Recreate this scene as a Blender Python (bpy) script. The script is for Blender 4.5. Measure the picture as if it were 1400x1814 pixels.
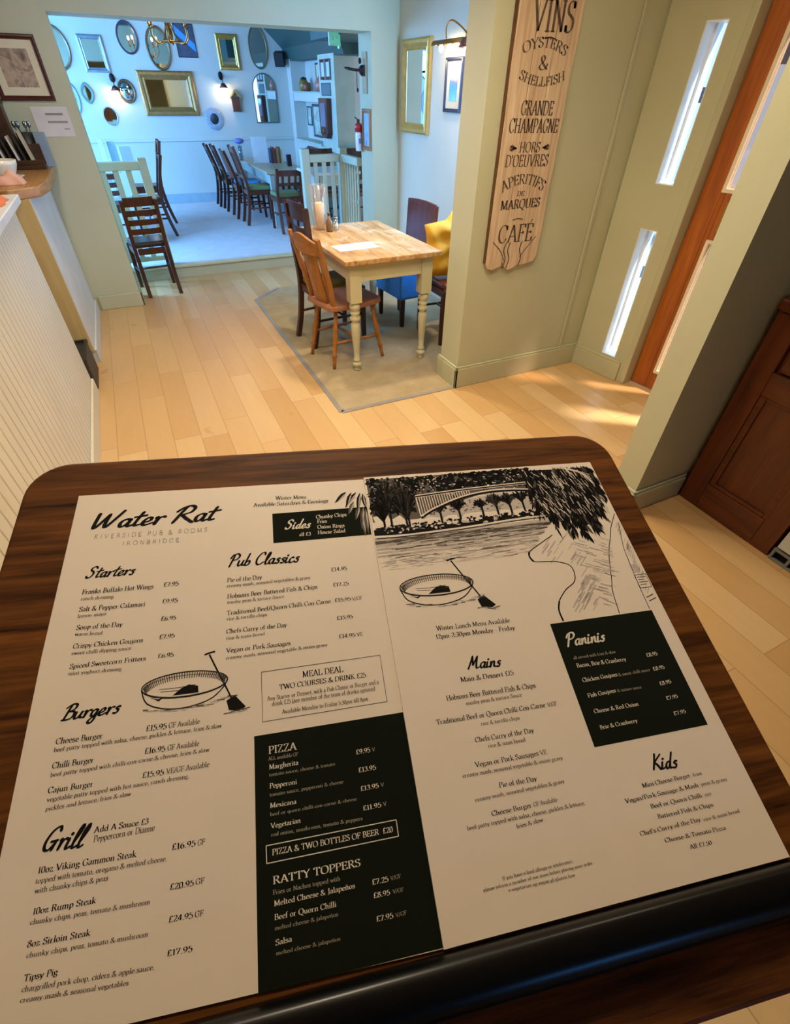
import bpy, bmesh, math, random
from mathutils import Matrix, Vector, Euler
random.seed(7)
for o in list(bpy.data.objects): bpy.data.objects.remove(o)
scene = bpy.context.scene
COL = scene.collection
PI = math.pi

# ------------------------------------------------------------------ camera, world, sun, daylight, lamps, exposure
CAMZ = 1.55
YAW, PITCH, ROLL, FPX = 0.45819235, 0.7337907, -0.01627297, 825.955
def cam_axes():
    cy, sy, cp, sp = math.cos(YAW), math.sin(YAW), math.cos(PITCH), math.sin(PITCH)
    fw = Vector((sy*cp, cy*cp, -sp)); ri = Vector((cy, -sy, 0)); dn = fw.cross(ri)
    c, s = math.cos(ROLL), math.sin(ROLL)
    return c*ri + s*dn, -s*ri + c*dn, fw
_r, _d, _f = cam_axes()
cam = bpy.data.cameras.new('camera'); camo = bpy.data.objects.new('camera', cam); COL.objects.link(camo)
cam.sensor_fit = 'HORIZONTAL'; cam.sensor_width = 36.0; cam.lens = FPX/1400*36.0
cam.clip_start = 0.02; cam.clip_end = 200
camo.matrix_world = Matrix(((_r.x, -_d.x, -_f.x, 0), (_r.y, -_d.y, -_f.y, 0), (_r.z, -_d.z, -_f.z, CAMZ), (0, 0, 0, 1)))
scene.camera = camo
vs = scene.view_settings
vs.view_transform = 'Standard'; vs.look = 'None'; vs.gamma = 1.0; vs.use_curve_mapping = False
vs.exposure = 0.0

world = bpy.data.worlds.new('daylight'); scene.world = world; world.use_nodes = True
wn = world.node_tree.nodes; wn.clear()
_bg = wn.new('ShaderNodeBackground'); _wo = wn.new('ShaderNodeOutputWorld')
_bg.inputs[0].default_value = (0.55, 0.75, 1.0, 1); _bg.inputs[1].default_value = 2.2
world.node_tree.links.new(_bg.outputs[0], _wo.inputs[0])

def look(o, d): o.rotation_euler = Vector(d).to_track_quat('-Z', 'Y').to_euler()
def sun(name, d, col, e, ang):
    l = bpy.data.lights.new(name, 'SUN'); l.color = col; l.energy = e; l.angle = ang
    o = bpy.data.objects.new(name, l); COL.objects.link(o); look(o, d); o.location = (6, 0, 8); return o
def area(name, loc, d, sx, sy, col, e, spread=PI):
    l = bpy.data.lights.new(name, 'AREA'); l.shape = 'RECTANGLE'; l.size = sx; l.size_y = sy; l.color = col; l.energy = e; l.spread = spread
    o = bpy.data.objects.new(name, l); COL.objects.link(o); o.location = loc; look(o, d); return o
def disk(name, loc, d, s, col, e, spread=PI):
    l = bpy.data.lights.new(name, 'AREA'); l.shape = 'DISK'; l.size = s; l.color = col; l.energy = e; l.spread = spread
    o = bpy.data.objects.new(name, l); COL.objects.link(o); o.location = loc; look(o, d); return o
def point(name, loc, r, col, e):
    l = bpy.data.lights.new(name, 'POINT'); l.shadow_soft_size = r; l.color = col; l.energy = e
    o = bpy.data.objects.new(name, l); COL.objects.link(o); o.location = loc; return o
WARM = (1.0, 0.82, 0.58); BLUE = (0.16, 0.46, 1.0)
sun('sunlight', (-0.70, 0.62, -1.6), (1.0, 0.95, 0.85), 17.0, 0.10)
# daylight through the windows of the raised dining room and of the alcove
area('daylight_dining_left', (-2.35, 8.0, 1.5), (1, 0, -0.45), 3.0, 1.6, BLUE, 430)
area('daylight_dining_front', (-1.9, 6.35, 1.9), (0.9, 0.5, -1.0), 0.9, 0.9, BLUE, 170)
area('daylight_alcove', (2.50, 3.35, 1.55), (-0.6, 0.85, 0.05), 0.75, 1.1, BLUE, 95)
area('ledge_highlight_strip', (0.42, -2.45, 1.25), (0.0, 1, -0.02), 0.55, 0.16, (0.10, 0.38, 1.0), 5)  # unseen strip light added for the blue highlight on the lectern ledge
# ceiling lamps of the bar room, plus a fill added to brighten the sign wall
for nm, lc, e in (('ceiling_lamp_lectern', (0.30, 1.12, 2.40), 25), ('ceiling_lamp_bar', (-0.25, 2.3, 2.40), 10), ('ceiling_lamp_walk', (0.95, 2.0, 2.40), 15),
                  ('ceiling_lamp_bar_end', (-0.1, 3.7, 2.40), 15), ('sign_wall_fill', (1.55, 1.55, 2.40), 14), ('ceiling_lamp_alcove', (1.3, 3.5, 2.40), 16)):
    disk(nm, lc, (0, 0, -1), 0.16, WARM, e, 2.3 if nm.endswith(('alcove', 'walk')) else PI)

# ------------------------------------------------------------------ helpers
def lin(c):
    if isinstance(c, str): c = tuple(int(c[i:i+2], 16)/255 for i in (0, 2, 4))
    return tuple((x/12.92 if x <= 0.04045 else ((x+0.055)/1.055)**2.4) for x in c)

class NT:
    def __init__(s, name):
        s.m = bpy.data.materials.new(name); s.m.use_nodes = True; s.n = s.m.node_tree.nodes; s.l = s.m.node_tree.links
        s.b = s.n['Principled BSDF']
    def add(s, t, **k):
        n = s.n.new(t)
        for a, v in k.items(): setattr(n, a, v)
        return n
    def val(s, sock, v):
        if hasattr(v, 'is_output') or isinstance(v, bpy.types.NodeSocket): s.l.new(v, sock)
        else: sock.default_value = v
    def math(s, op, a, b=None, c=None):
        n = s.add('ShaderNodeMath', operation=op)
        for i, v in enumerate((a, b, c)):
            if v is not None: s.val(n.inputs[i], v)
        return n.outputs[0]
    def coord(s, scale=(1, 1, 1), rot=(0, 0, 0), out='Object'):
        t = s.add('ShaderNodeTexCoord'); m = s.add('ShaderNodeMapping'); s.l.new(t.outputs[out], m.inputs[0])
        m.inputs['Scale'].default_value = scale; m.inputs['Rotation'].default_value = rot
        return m.outputs[0]
    def noise(s, vec, scale, detail=3, rough=0.5, dist=0.0):
        n = s.add('ShaderNodeTexNoise'); s.l.new(vec, n.inputs['Vector']); n.inputs['Scale'].default_value = scale
        n.inputs['Detail'].default_value = detail; n.inputs['Roughness'].default_value = rough; n.inputs['Distortion'].default_value = dist
        return n.outputs[0]
    def ramp(s, f, stops):
        r = s.add('ShaderNodeValToRGB'); s.l.new(f, r.inputs[0]); e = r.color_ramp.elements
        while len(e) < len(stops): e.new(0.5)
        for x, (p, c) in zip(e, stops): x.position = p; x.color = (*c, 1)
        return r.outputs[0]
    def mix(s, f, a, b, mode='MIX'):
        n = s.add('ShaderNodeMix', data_type='RGBA', blend_type=mode)
        s.val(n.inputs[0], f)
        for i, v in ((6, a), (7, b)):
            if isinstance(v, tuple): n.inputs[i].default_value = (*v[:3], 1)
            else: s.l.new(v, n.inputs[i])
        return n.outputs[2]
    def bump(s, h, strength=0.2, dist=0.002):
        n = s.add('ShaderNodeBump'); s.l.new(h, n.inputs['Height']); n.inputs['Strength'].default_value = strength; n.inputs['Distance'].default_value = dist
        s.l.new(n.outputs[0], s.b.inputs['Normal'])
    def set(s, col=None, rough=0.5, metal=0.0, spec=0.5):
        if col is not None:
            if isinstance(col, tuple): s.b.inputs['Base Color'].default_value = (*col[:3], 1)
            else: s.l.new(col, s.b.inputs['Base Color'])
        s.val(s.b.inputs['Roughness'], rough); s.b.inputs['Metallic'].default_value = metal
        s.b.inputs['Specular IOR Level'].default_value = spec
        return s.m
MATS = {}
def plain(name, c, rough=0.5, metal=0.0, var=0.08, scale=6.0, spec=0.5, bump=0.0):
    if name in MATS: return MATS[name]
    t = NT(name); c = lin(c); v = t.coord(); n = t.noise(v, scale, 4)
    a = tuple(x*(1-var) for x in c); b = tuple(min(1, x*(1+var)) for x in c)
    m = t.set(t.ramp(n, [(0.3, a), (0.7, b)]), rough, metal, spec)
    if bump: t.bump(t.noise(v, scale*12, 3), bump, 0.002)
    MATS[name] = m; return m
def wood(name, c1, c2, axis='x', scale=1.0, rough=0.45, contrast=1.0, fine=60.0, spec=0.5, coat=0.0):
    if name in MATS: return MATS[name]
    t = NT(name); a, b = lin(c1), lin(c2)
    st = {'x': (1.2, 14, 14), 'y': (14, 1.2, 14), 'z': (14, 14, 1.2)}[axis]
    v = t.coord(tuple(q*scale for q in st))
    n = t.noise(v, 1.6, 6, 0.6, 0.6)
    st2 = tuple(q*fine/14 if q > 2 else q*2 for q in st)
    n2 = t.noise(t.coord(tuple(q*scale for q in st2)), 1.0, 3, 0.6)
    f = t.math('ADD', t.math('MULTIPLY', n, 0.65), t.math('MULTIPLY', n2, 0.35))
    w = 0.17/contrast
    m = t.set(t.ramp(f, [(0.5-w, b), (0.5+w, a)]), rough, 0.0, spec)
    t.bump(n2, 0.08, 0.001)
    if coat: t.b.inputs['Coat Weight'].default_value = coat; t.b.inputs['Coat Roughness'].default_value = 0.15
    MATS[name] = m; return m
def glow(name, c, strength, base=(0.8, 0.8, 0.8)):
    if name in MATS: return MATS[name]
    t = NT(name); t.set(lin(c), 0.3); v = t.coord(); n = t.noise(v, 8, 2)
    t.b.inputs['Emission Color'].default_value = (*lin(c), 1); t.val(t.b.inputs['Emission Strength'], t.math('MULTIPLY', t.math('ADD', n, 0.5), strength))
    MATS[name] = t.m; return t.m
def glass(name, tint='ffffff', mixf=0.12, rough=0.02, frost=0.0):
    if name in MATS: return MATS[name]
    t = NT(name); out = t.n['Material Output']
    tr = t.add('ShaderNodeBsdfTransparent'); tr.inputs[0].default_value = (*lin(tint), 1)
    gl = t.add('ShaderNodeBsdfGlossy'); gl.inputs['Roughness'].default_value = rough
    mx = t.add('ShaderNodeMixShader'); mx.inputs[0].default_value = mixf
    base = tr
    if frost:
        df = t.add('ShaderNodeBsdfTranslucent'); df.inputs[0].default_value = (*lin(tint), 1); d2 = t.add('ShaderNodeBsdfDiffuse'); d2.inputs[0].default_value = (*lin(tint), 1)
        m1 = t.add('ShaderNodeMixShader'); t.l.new(df.outputs[0], m1.inputs[1]); t.l.new(d2.outputs[0], m1.inputs[2])
        base = t.add('ShaderNodeMixShader'); base.inputs[0].default_value = frost; t.l.new(tr.outputs[0], base.inputs[1]); t.l.new(m1.outputs[0], base.inputs[2])
    t.l.new(base.outputs[0], mx.inputs[1]); t.l.new(gl.outputs[0], mx.inputs[2]); t.l.new(mx.outputs[0], out.inputs[0])
    MATS[name] = t.m; return t.m

class MB:
    def __init__(s): s.v = []; s.f = []; s.s = []
    def add(s, vs, fs, smooth=False, M=None):
        k = len(s.v)
        s.v += [tuple(M @ Vector(v)) if M is not None else tuple(v) for v in vs]
        s.f += [tuple(i+k for i in f) for f in fs]; s.s += [smooth]*len(fs); return s
    def box(s, x0, y0, z0, x1, y1, z1, M=None):
        return s.add([(x0,y0,z0),(x1,y0,z0),(x1,y1,z0),(x0,y1,z0),(x0,y0,z1),(x1,y0,z1),(x1,y1,z1),(x0,y1,z1)],
                     [(0,3,2,1),(4,5,6,7),(0,1,5,4),(1,2,6,5),(2,3,7,6),(3,0,4,7)], False, M)
    def beam(s, p0, p1, w, h, up=(0, 0, 1), w1=None, h1=None):
        p0, p1 = Vector(p0), Vector(p1); d = (p1-p0).normalized(); u = Vector(up)
        if abs(d.dot(u)) > 0.99: u = Vector((0, 1, 0))
        a = d.cross(u).normalized(); b = a.cross(d).normalized(); w1 = w1 or w; h1 = h1 or h; vs = []
        for p, ww, hh in ((p0, w, h), (p1, w1, h1)):
            for sx, sy in ((-1,-1),(1,-1),(1,1),(-1,1)): vs.append(p + a*ww/2*sx + b*hh/2*sy)
        return s.add(vs, [(0,1,2,3),(7,6,5,4),(0,4,5,1),(1,5,6,2),(2,6,7,3),(3,7,4,0)])
    def path(s, pts, r, n=8, closed=False):
        pts = [Vector(p) for p in pts]; N = len(pts); rs = r if isinstance(r, (list, tuple)) else [r]*N; vs = []; a = None
        for i, p in enumerate(pts):
            if closed: d = (pts[(i+1) % N]-pts[i-1]).normalized()
            else: d = (pts[min(i+1, N-1)]-pts[max(i-1, 0)]).normalized()
            if a is None:
                a = d.orthogonal().normalized()
            else:
                a = (a - d*a.dot(d)); a = a.normalized() if a.length > 1e-6 else d.orthogonal().normalized()
            b = d.cross(a)
            for k in range(n):
                t = 2*PI*k/n; vs.append(p + (a*math.cos(t)+b*math.sin(t))*rs[i])
        fs = []
        for i in range(N if closed else N-1):
            j = (i+1) % N
            for k in range(n): fs.append((i*n+k, i*n+(k+1) % n, j*n+(k+1) % n, j*n+k))
        if not closed: fs += [tuple(range(n-1, -1, -1)), tuple((N-1)*n+k for k in range(n))]
        return s.add(vs, fs, True)
    def cyl(s, p0, p1, r0, r1=None, n=14): return s.path([p0, p1], [r0, r0 if r1 is None else r1], n)
    def lathe(s, prof, c=(0, 0, 0), n=24, M=None, sx=1.0, sy=1.0):
        vs = []; fs = []
        for r, z in prof:
            for k in range(n):
                t = 2*PI*k/n; vs.append((c[0]+r*math.cos(t)*sx, c[1]+r*math.sin(t)*sy, c[2]+z))
        for i in range(len(prof)-1):
            for k in range(n): fs.append((i*n+k, i*n+(k+1) % n, (i+1)*n+(k+1) % n, (i+1)*n+k))
        fs += [tuple(range(n-1, -1, -1)), tuple((len(prof)-1)*n+k for k in range(n))]
        return s.add(vs, fs, True, M)
    def prism(s, poly, z0, z1, M=None, smooth=False):
        n = len(poly); vs = [(x, y, z0) for x, y in poly]+[(x, y, z1) for x, y in poly]
        return s.add(vs, [tuple(range(n-1, -1, -1)), tuple(range(n, 2*n))]+[(i, (i+1) % n, n+(i+1) % n, n+i) for i in range(n)], smooth, M)
    def flat(s, poly, z=0.0, M=None): return s.add([(x, y, z) for x, y in poly], [tuple(range(len(poly)))], False, M)
    def ball(s, c, rx, ry=None, rz=None, n=16, m=10):
        ry = ry or rx; rz = rz or rx
        prof = [(math.cos(-PI/2+PI*i/m), math.sin(-PI/2+PI*i/m)) for i in range(m+1)]
        return s.lathe([(max(1e-4, a), b) for a, b in prof], n=n, M=Matrix.Translation(c) @ Matrix.Diagonal((rx, ry, rz, 1)))
    def rim(s, outer, inner, y0, y1, ymid=None):
        """flat ring between two closed outlines (x, z), thickness in y"""
        n = len(outer); ym = y1 if ymid is None else ymid
        vs = [(x, y0, z) for x, z in outer]+[(x, ym, z) for x, z in outer]+[(x, y1, z) for x, z in inner]+[(x, y0, z) for x, z in inner]
        fs = []
        for i in range(n):
            j = (i+1) % n
            for a in range(3): fs.append((a*n+i, a*n+j, (a+1)*n+j, (a+1)*n+i))
        return s.add(vs, fs)

def props(o, label=None, cat=None, group=None, kind=None):
    if label: o['label'] = label
    if cat: o['category'] = cat
    if group: o['group'] = group
    if kind: o['kind'] = kind
    return o
def obj(name, mb, mat, parent=None, bevel=0.0, label=None, cat=None, group=None, kind=None, M=None, seg=2):
    me = bpy.data.meshes.new(name); me.from_pydata(mb.v, [], mb.f); me.materials.append(mat)
    me.polygons.foreach_set('use_smooth', mb.s)
    bm = bmesh.new(); bm.from_mesh(me); bmesh.ops.recalc_face_normals(bm, faces=bm.faces); bm.to_mesh(me); bm.free(); me.update()
    o = bpy.data.objects.new(name, me); COL.objects.link(o)
    if M is not None: o.matrix_local = M
    if parent is not None: o.parent = parent
    if bevel:
        b = o.modifiers.new('bevel', 'BEVEL'); b.width = bevel; b.segments = seg; b.limit_method = 'ANGLE'; b.angle_limit = 0.6
    return props(o, label, cat, group, kind)
def flatobj(name, mb, mat, parent=None, **k):          # ink and print: faces all turned up, no normal recalculation
    me = bpy.data.meshes.new(name); me.from_pydata(mb.v, [], mb.f); me.materials.append(mat); me.update()
    o = bpy.data.objects.new(name, me); COL.objects.link(o)
    if parent is not None: o.parent = parent
    return props(o, **k)
def thing(name, label, cat, loc=(0, 0, 0), rz=0.0, group=None, M=None):
    o = bpy.data.objects.new(name, None); COL.objects.link(o); o.empty_display_size = 0.1
    if M is not None: o.matrix_world = M
    else: o.location = loc; o.rotation_euler = (0, 0, rz)
    return props(o, label, cat, group)
def struct(name, mb, mat, parent=None, **k):
    return obj(name, mb, mat, parent, kind='structure', **k)
def dup(root, loc=None, rz=None, label=None, group=None):
    r = root.copy(); COL.objects.link(r)
    if loc: r.location = loc
    if rz is not None: r.rotation_euler = (0, 0, rz)
    if label: r['label'] = label
    if group: r['group'] = group
    for ch in list(root.children):
        c = ch.copy(); COL.objects.link(c); c.parent = r
        for g in list(ch.children):
            d = g.copy(); COL.objects.link(d); d.parent = c
    return r
def smooth_pts(p, k=6, closed=False):
    """Catmull-Rom through 2D or 3D points"""
    n = len(p); out = []
    rng = range(n) if closed else range(n-1)
    for i in rng:
        if closed: a, b, c, d = p[i-1], p[i], p[(i+1) % n], p[(i+2) % n]
        else: a, b, c, d = p[max(i-1, 0)], p[i], p[i+1], p[min(i+2, n-1)]
        for j in range(k):
            t = j/k
            out.append(tuple(0.5*(2*q+(r-o)*t+(2*o-5*q+4*r-s)*t*t+(3*q-o-3*r+s)*t**3) for o, q, r, s in zip(a, b, c, d)))
    if not closed: out.append(tuple(p[-1]))
    return out

# ------------------------------------------------------------------ lettering: two pen-drawn alphabets (serif, script)
SERIF = {}
for _l in """A 74 8,0/37,100 37,100/66,0 18,34/56,34 _8,0,20 _66,0,24
B 62 14,0/14,100 ~14,100/36,99/48,88/48,64/34,53/14,53 ~14,53/40,52/56,40/56,14/40,1/14,0 _8,0,12 _8,100,12
C 70 ~62,78/54,95/38,101/20,92/8,70/8,32/20,8/38,-1/56,8/64,24 62,72/62,100
D 76 14,0/14,100 ~14,100/40,98/62,82/68,50/62,18/40,2/14,0 _8,0,12 _8,100,12
E 60 14,0/14,100 14,100/52,100 14,52/42,52 14,0/54,0 52,100/52,80 54,0/54,22 42,60/42,44 _8,0,12 _8,100,12
F 56 14,0/14,100 14,100/52,100 14,52/40,52 52,100/52,80 40,60/40,44 _14,0,26 _8,100,12
G 74 ~62,78/54,95/38,101/20,92/8,70/8,32/20,8/38,-1/54,4/62,12 62,12/62,44 62,72/62,100 _62,44,24
H 78 14,0/14,100 64,0/64,100 14,52/64,52 _14,0,26 _14,100,26 _64,0,26 _64,100,26
I 32 16,0/16,100 _16,0,26 _16,100,26
J 40 ~26,100/26,20/20,-8/4,-14 _26,100,26
K 72 14,0/14,100 14,44/60,100 26,58/64,0 _14,0,26 _14,100,26 _60,100,22 _64,0,22
L 58 14,0/14,100 14,0/54,0 54,0/54,24 _14,100,26 _8,0,12
M 92 14,0/16,100 16,100/46,6 46,6/76,100 76,100/78,0 _14,0,22 _78,0,26 _10,100,14 _82,100,14
N 78 14,0/14,100 14,100/64,0 64,0/64,100 _14,0,24 _10,100,14 _64,100,24
O 80 ~40,101/18,92/8,68/8,32/18,8/40,-1/62,8/72,32/72,68/62,92/40,101
P 58 14,0/14,100 ~14,100/38,99/52,86/52,62/38,48/14,46 _14,0,26 _8,100,12
Q 80 ~40,101/18,92/8,68/8,32/18,8/40,-1/62,8/72,32/72,68/62,92/40,101 ~40,0/56,-20/76,-22
R 68 14,0/14,100 ~14,100/38,99/50,86/50,64/36,52/14,51 34,51/62,0 _14,0,26 _8,100,12 _64,0,14
S 54 ~44,80/36,98/18,98/9,84/12,64/30,52/46,38/46,14/32,0/14,2/8,22 44,78/44,100 8,0/8,22
T 66 33,0/33,100 6,100/60,100 6,100/6,80 60,100/60,80 _33,0,28
U 76 ~14,100/14,24/24,3/40,-1/56,6/62,24/62,100 _14,100,26 _62,100,24
V 72 6,100/36,0 36,0/66,100 _6,100,24 _66,100,20
W 104 6,100/30,0 30,0/52,100 52,100/76,0 76,0/98,100 _6,100,22 _98,100,20 _52,100,20
Y 68 6,100/34,48 34,48/62,100 34,48/34,0 _34,0,26 _6,100,22 _62,100,20
Z 62 10,100/54,100 54,100/8,0 8,0/56,0 10,100/10,80 56,0/56,22
a 48 ~8,48/16,61/30,60/36,48/36,12/44,2 ~36,36/16,32/6,18/12,2/26,2/36,16
b 54 12,0/12,104 ~12,44/26,62/42,56/48,32/42,8/26,0/12,12 _8,104,10
c 46 ~40,48/32,61/18,58/8,42/8,20/18,3/32,2/42,14
d 56 44,0/44,104 ~44,46/32,61/16,58/8,32/14,6/28,0/44,16 _40,104,10 _48,0,8
e 48 ~8,34/42,36/38,54/26,62/12,52/8,30/14,6/28,0/42,12
f 32 ~14,0/14,80/20,102/36,102 2,60/30,60 _14,0,24
g 50 ~24,62/10,56/8,40/14,28/28,26/38,38/38,52/26,62 ~14,28/8,16/20,8/38,4/44,-10/34,-26/14,-26/4,-14/14,4 38,56/48,60
h 58 12,0/12,104 ~12,42/26,60/40,58/44,40/44,0 _12,0,22 _8,104,10 _44,0,22
i 26 13,0/13,60 _13,0,22 _9,60,10 .13,86
j 26 ~14,60/14,-10/8,-26/-4,-26 _10,60,10 .14,86
k 54 12,0/12,104 12,28/42,60 22,36/48,0 _12,0,22 _8,104,10 _44,60,18 _48,0,18
l 26 13,0/13,104 _13,0,22 _9,104,10
m 86 12,0/12,60 ~12,42/24,60/38,58/42,40/42,0 ~42,42/54,60/68,58/72,40/72,0 _12,0,20 _42,0,20 _72,0,20 _8,60,10
n 58 12,0/12,60 ~12,42/26,60/40,58/44,40/44,0 _12,0,22 _44,0,22 _8,60,10
o 52 ~26,62/12,54/7,31/12,8/26,0/40,8/45,31/40,54/26,62
p 54 12,-28/12,60 ~12,44/26,62/42,56/48,32/42,8/26,0/12,12 _12,-28,22 _8,60,10
q 54 44,-28/44,60 ~44,46/32,61/16,58/8,32/14,6/28,0/44,16 _44,-28,22
r 40 12,0/12,60 ~12,40/22,58/36,58 _12,0,22 _8,60,10
s 42 ~34,48/28,61/14,61/8,48/16,36/30,28/36,14/26,0/12,1/6,14
t 34 ~14,80/14,12/20,1/32,8 4,60/30,60
u 58 ~12,60/12,16/20,2/32,2/44,18 44,0/44,60 _8,60,10 _40,60,10 _50,0,8
v 50 6,60/25,0 25,0/44,60 _6,60,18 _44,60,16
w 74 6,60/22,0 22,0/37,60 37,60/53,0 53,0/68,60 _6,60,18 _68,60,16
x 50 8,60/42,0 8,0/42,60
y 50 6,60/25,2 ~44,60/25,2/16,-22/4,-26 _6,60,18 _44,60,16
z 46 8,60/38,60 38,60/6,0 6,0/40,0 8,60/8,48 40,0/40,14
0 52 ~26,96/12,86/7,48/12,10/26,0/40,10/45,48/40,86/26,96
1 36 19,0/19,96 19,96/6,84 _19,0,24
2 50 ~8,74/16,93/32,94/42,78/36,54/8,0 8,0/44,0 44,0/46,14
3 48 ~8,80/18,95/34,92/38,74/30,56/18,52 ~18,52/36,48/42,26/32,4/14,0/6,12
4 52 36,0/36,96 36,96/4,28 4,28/48,28
5 48 14,94/40,94 14,94/12,54 ~12,54/28,58/41,44/41,18/28,2/12,0/6,12
6 50 ~40,90/22,80/9,54/8,26/18,2/32,1/43,18/42,40/30,54/16,50/9,34
7 48 6,94/44,94 44,94/18,0 6,94/6,78
8 50 ~25,96/12,88/11,70/25,54/42,36/43,14/30,0/16,0/7,14/9,36/25,54/39,70/38,88/25,96
9 50 ~10,5/28,15/41,41/42,69/32,93/18,94/7,77/8,55/20,41/34,45/41,61
£ 54 ~44,80/36,96/22,92/17,72/19,40/14,10/6,2 6,2/46,2 46,2/47,14 6,48/36,48
& 74 ~70,40/60,14/44,0/22,0/8,12/10,32/30,50/44,72/38,94/24,96/16,80/26,54/58,8/72,0
. 22 .11,5
, 22 ~12,6/12,-4/5,-16
- 32 4,32/28,32
/ 40 4,-10/36,104
' 18 9,100/8,74
( 30 ~24,106/10,80/10,10/24,-20
) 30 ~6,106/20,80/20,10/6,-20
: 22 .11,5 .11,50
ñ 58 12,0/12,60 ~12,42/26,60/40,58/44,40/44,0 _12,0,22 _44,0,22 _8,60,10 ~14,78/22,88/34,80/42,88
É 60 14,0/14,100 14,100/52,100 14,52/42,52 14,0/54,0 52,100/52,80 54,0/54,22 42,60/42,44 _8,0,12 _8,100,12 26,110/40,126""".split('\n'):
    _p = _l.split(' '); SERIF[_p[0]] = (float(_p[1]), _p[2:])
SCRIPT = {}
for _l in """W 95 ~4,92/8,30/14,2/26,24/44,84 ~44,84/46,24/54,4/66,30/90,102
R 82 ~8,0/22,60/34,100 ~4,70/24,96/50,104/66,88/58,62/28,48 ~28,48/50,24/82,-4
a 46 ~36,38/24,46/8,34/6,12/16,0/30,14/38,44 ~38,44/34,12/40,0/50,6
t 34 ~22,84/12,20/16,2/30,6 ~0,54/40,62
e 40 ~2,14/26,24/30,40/18,46/6,28/6,8/18,0/42,12
r 38 ~4,40/10,44/10,0 ~10,4/16,34/28,46/38,42
S 60 ~52,86/38,102/18,94/14,72/36,54/42,30/28,4/8,4/2,18
s 34 ~30,42/18,45/12,34/26,20/20,1/4,4
P 62 ~12,-4/20,60/24,92 ~2,66/14,96/44,104/60,84/48,58/22,50
u 46 ~4,44/4,10/14,0/28,14/36,44 ~36,44/32,10/46,4
b 42 ~16,100/6,20/8,2/24,2/34,22/26,40/10,26
C 64 ~56,82/50,102/28,96/8,56/10,16/30,0/60,20
l 28 ~6,16/26,80/20,102/10,70/8,14/16,0/30,8
c 38 ~30,38/20,46/6,28/8,4/20,0/40,12
i 24 ~6,44/4,10/10,0/24,8 .10,64
B 64 ~14,0/20,60/24,98 ~2,80/26,102/52,96/50,68/24,54 ~24,54/54,50/58,20/40,2/6,2
n 46 ~6,44/6,0 ~6,4/16,38/28,46/32,30/32,8/46,4
g 42 ~34,38/20,46/6,30/8,6/22,4/34,36 ~34,40/32,-24/18,-44/4,-30/20,-6/46,12
G 74 ~58,84/48,104/22,88/8,44/16,8/38,2/56,30 ~36,38/64,42 ~58,40/54,0
M 84 ~2,-2/16,60/22,100 ~22,100/30,40/34,30/58,96 ~58,96/58,30/64,0/80,8
d 46 ~32,38/18,44/6,24/10,2/24,6/34,40 ~44,104/34,40/34,4/48,4
K 66 ~14,0/20,60/22,102 ~60,96/22,46/36,34/64,-2""".split('\n'):
    _p = _l.split(' '); SCRIPT[_p[0]] = (float(_p[1]), _p[2:])
def stroke(mb, pts, w, pen, z, tf):
    """ribbon along pts; w(direction) full width"""
    n = len(pts); L = []; R = []
    for i in range(n):
        a = pts[max(i-1, 0)]; b = pts[min(i+1, n-1)]; dx, dy = b[0]-a[0], b[1]-a[1]; d = math.hypot(dx, dy) or 1
        h = w(math.atan2(dy, dx))/2; nx, ny = -dy/d*h, dx/d*h
        L.append(tf(pts[i][0]+nx, pts[i][1]+ny)); R.append(tf(pts[i][0]-nx, pts[i][1]-ny))
    vs = [(*p, z) for p in L]+[(*p, z) for p in R]
    mb.add(vs, [(i+n, i+1+n, i+1, i) for i in range(n-1)])
def dot(mb, x, y, r, z, tf, n=10): mb.add([(*tf(x+r*math.cos(2*PI*k/n), y+r*math.sin(2*PI*k/n)), z) for k in range(n)], [tuple(range(n))])
def natural(text, font, track): return sum((font[c][0] if c in font else 28)+track for c in text)-track
def write(mb, text, x0, y0, x1, y1, h, style='s', z=0.0, bold=1.0, arc=0.0):
    """fit text on the baseline (x0,y0)-(x1,y1); h = cap height; arc > 0 bends the line upward in its middle"""
    font = SCRIPT if style == 'w' else SERIF
    track = {'s': 3, 'a': 34, 'w': 2}[style]
    W = math.hypot(x1-x0, y1-y0); nat = natural(text, font, track); k = W/nat; q = h/100.0
    ux, uy = (x1-x0)/W, (y1-y0)/W; cur = 0.0
    sl = 0.28 if style == 'w' else 0.0
    if style == 's': wf = lambda a: (4.5+11.5*math.sin(a-0.35)**2)*bold
    elif style == 'a': wf = lambda a: 9.0*bold
    else: wf = lambda a: (8.0+5.0*abs(math.sin(a-0.5)))*bold
    for c in text:
        if c not in font: cur += 28+track; continue
        gw, st = font[c]
        def tf(px, py, cur=cur):
            s = (cur+px+py*sl)*k; v = py*q; t = s/W*2-1
            if arc:
                v2 = v + arc*(1-t*t); s = s - v*arc*(-2*t)/(W/2)*1.0
            else: v2 = v
            return x0+ux*s-uy*v2, y0+uy*s+ux*v2
        for e in st:
            if e[0] == '_':
                if style == 'a': continue
                x, y, w = map(float, e[1:].split(',')); stroke(mb, [(x-w/2, y), (x+w/2, y)], lambda a: 5.0*bold, 0, z, tf)
            elif e[0] == '.':
                x, y = map(float, e[1:].split(',')); dot(mb, x, y, 7.5*bold, z, tf)
            else:
                sm = e[0] == '~'; P = [tuple(map(float, t.split(','))) for t in e.lstrip('~').split('/')]
                if sm: P = smooth_pts(P, 4)
                stroke(mb, P, wf, 0, z, tf)
                if style == 'w':
                    for p in (P[0], P[-1]): dot(mb, p[0], p[1], 5.0*bold, z, tf, 8)
        cur += gw+track
    return mb
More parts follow.
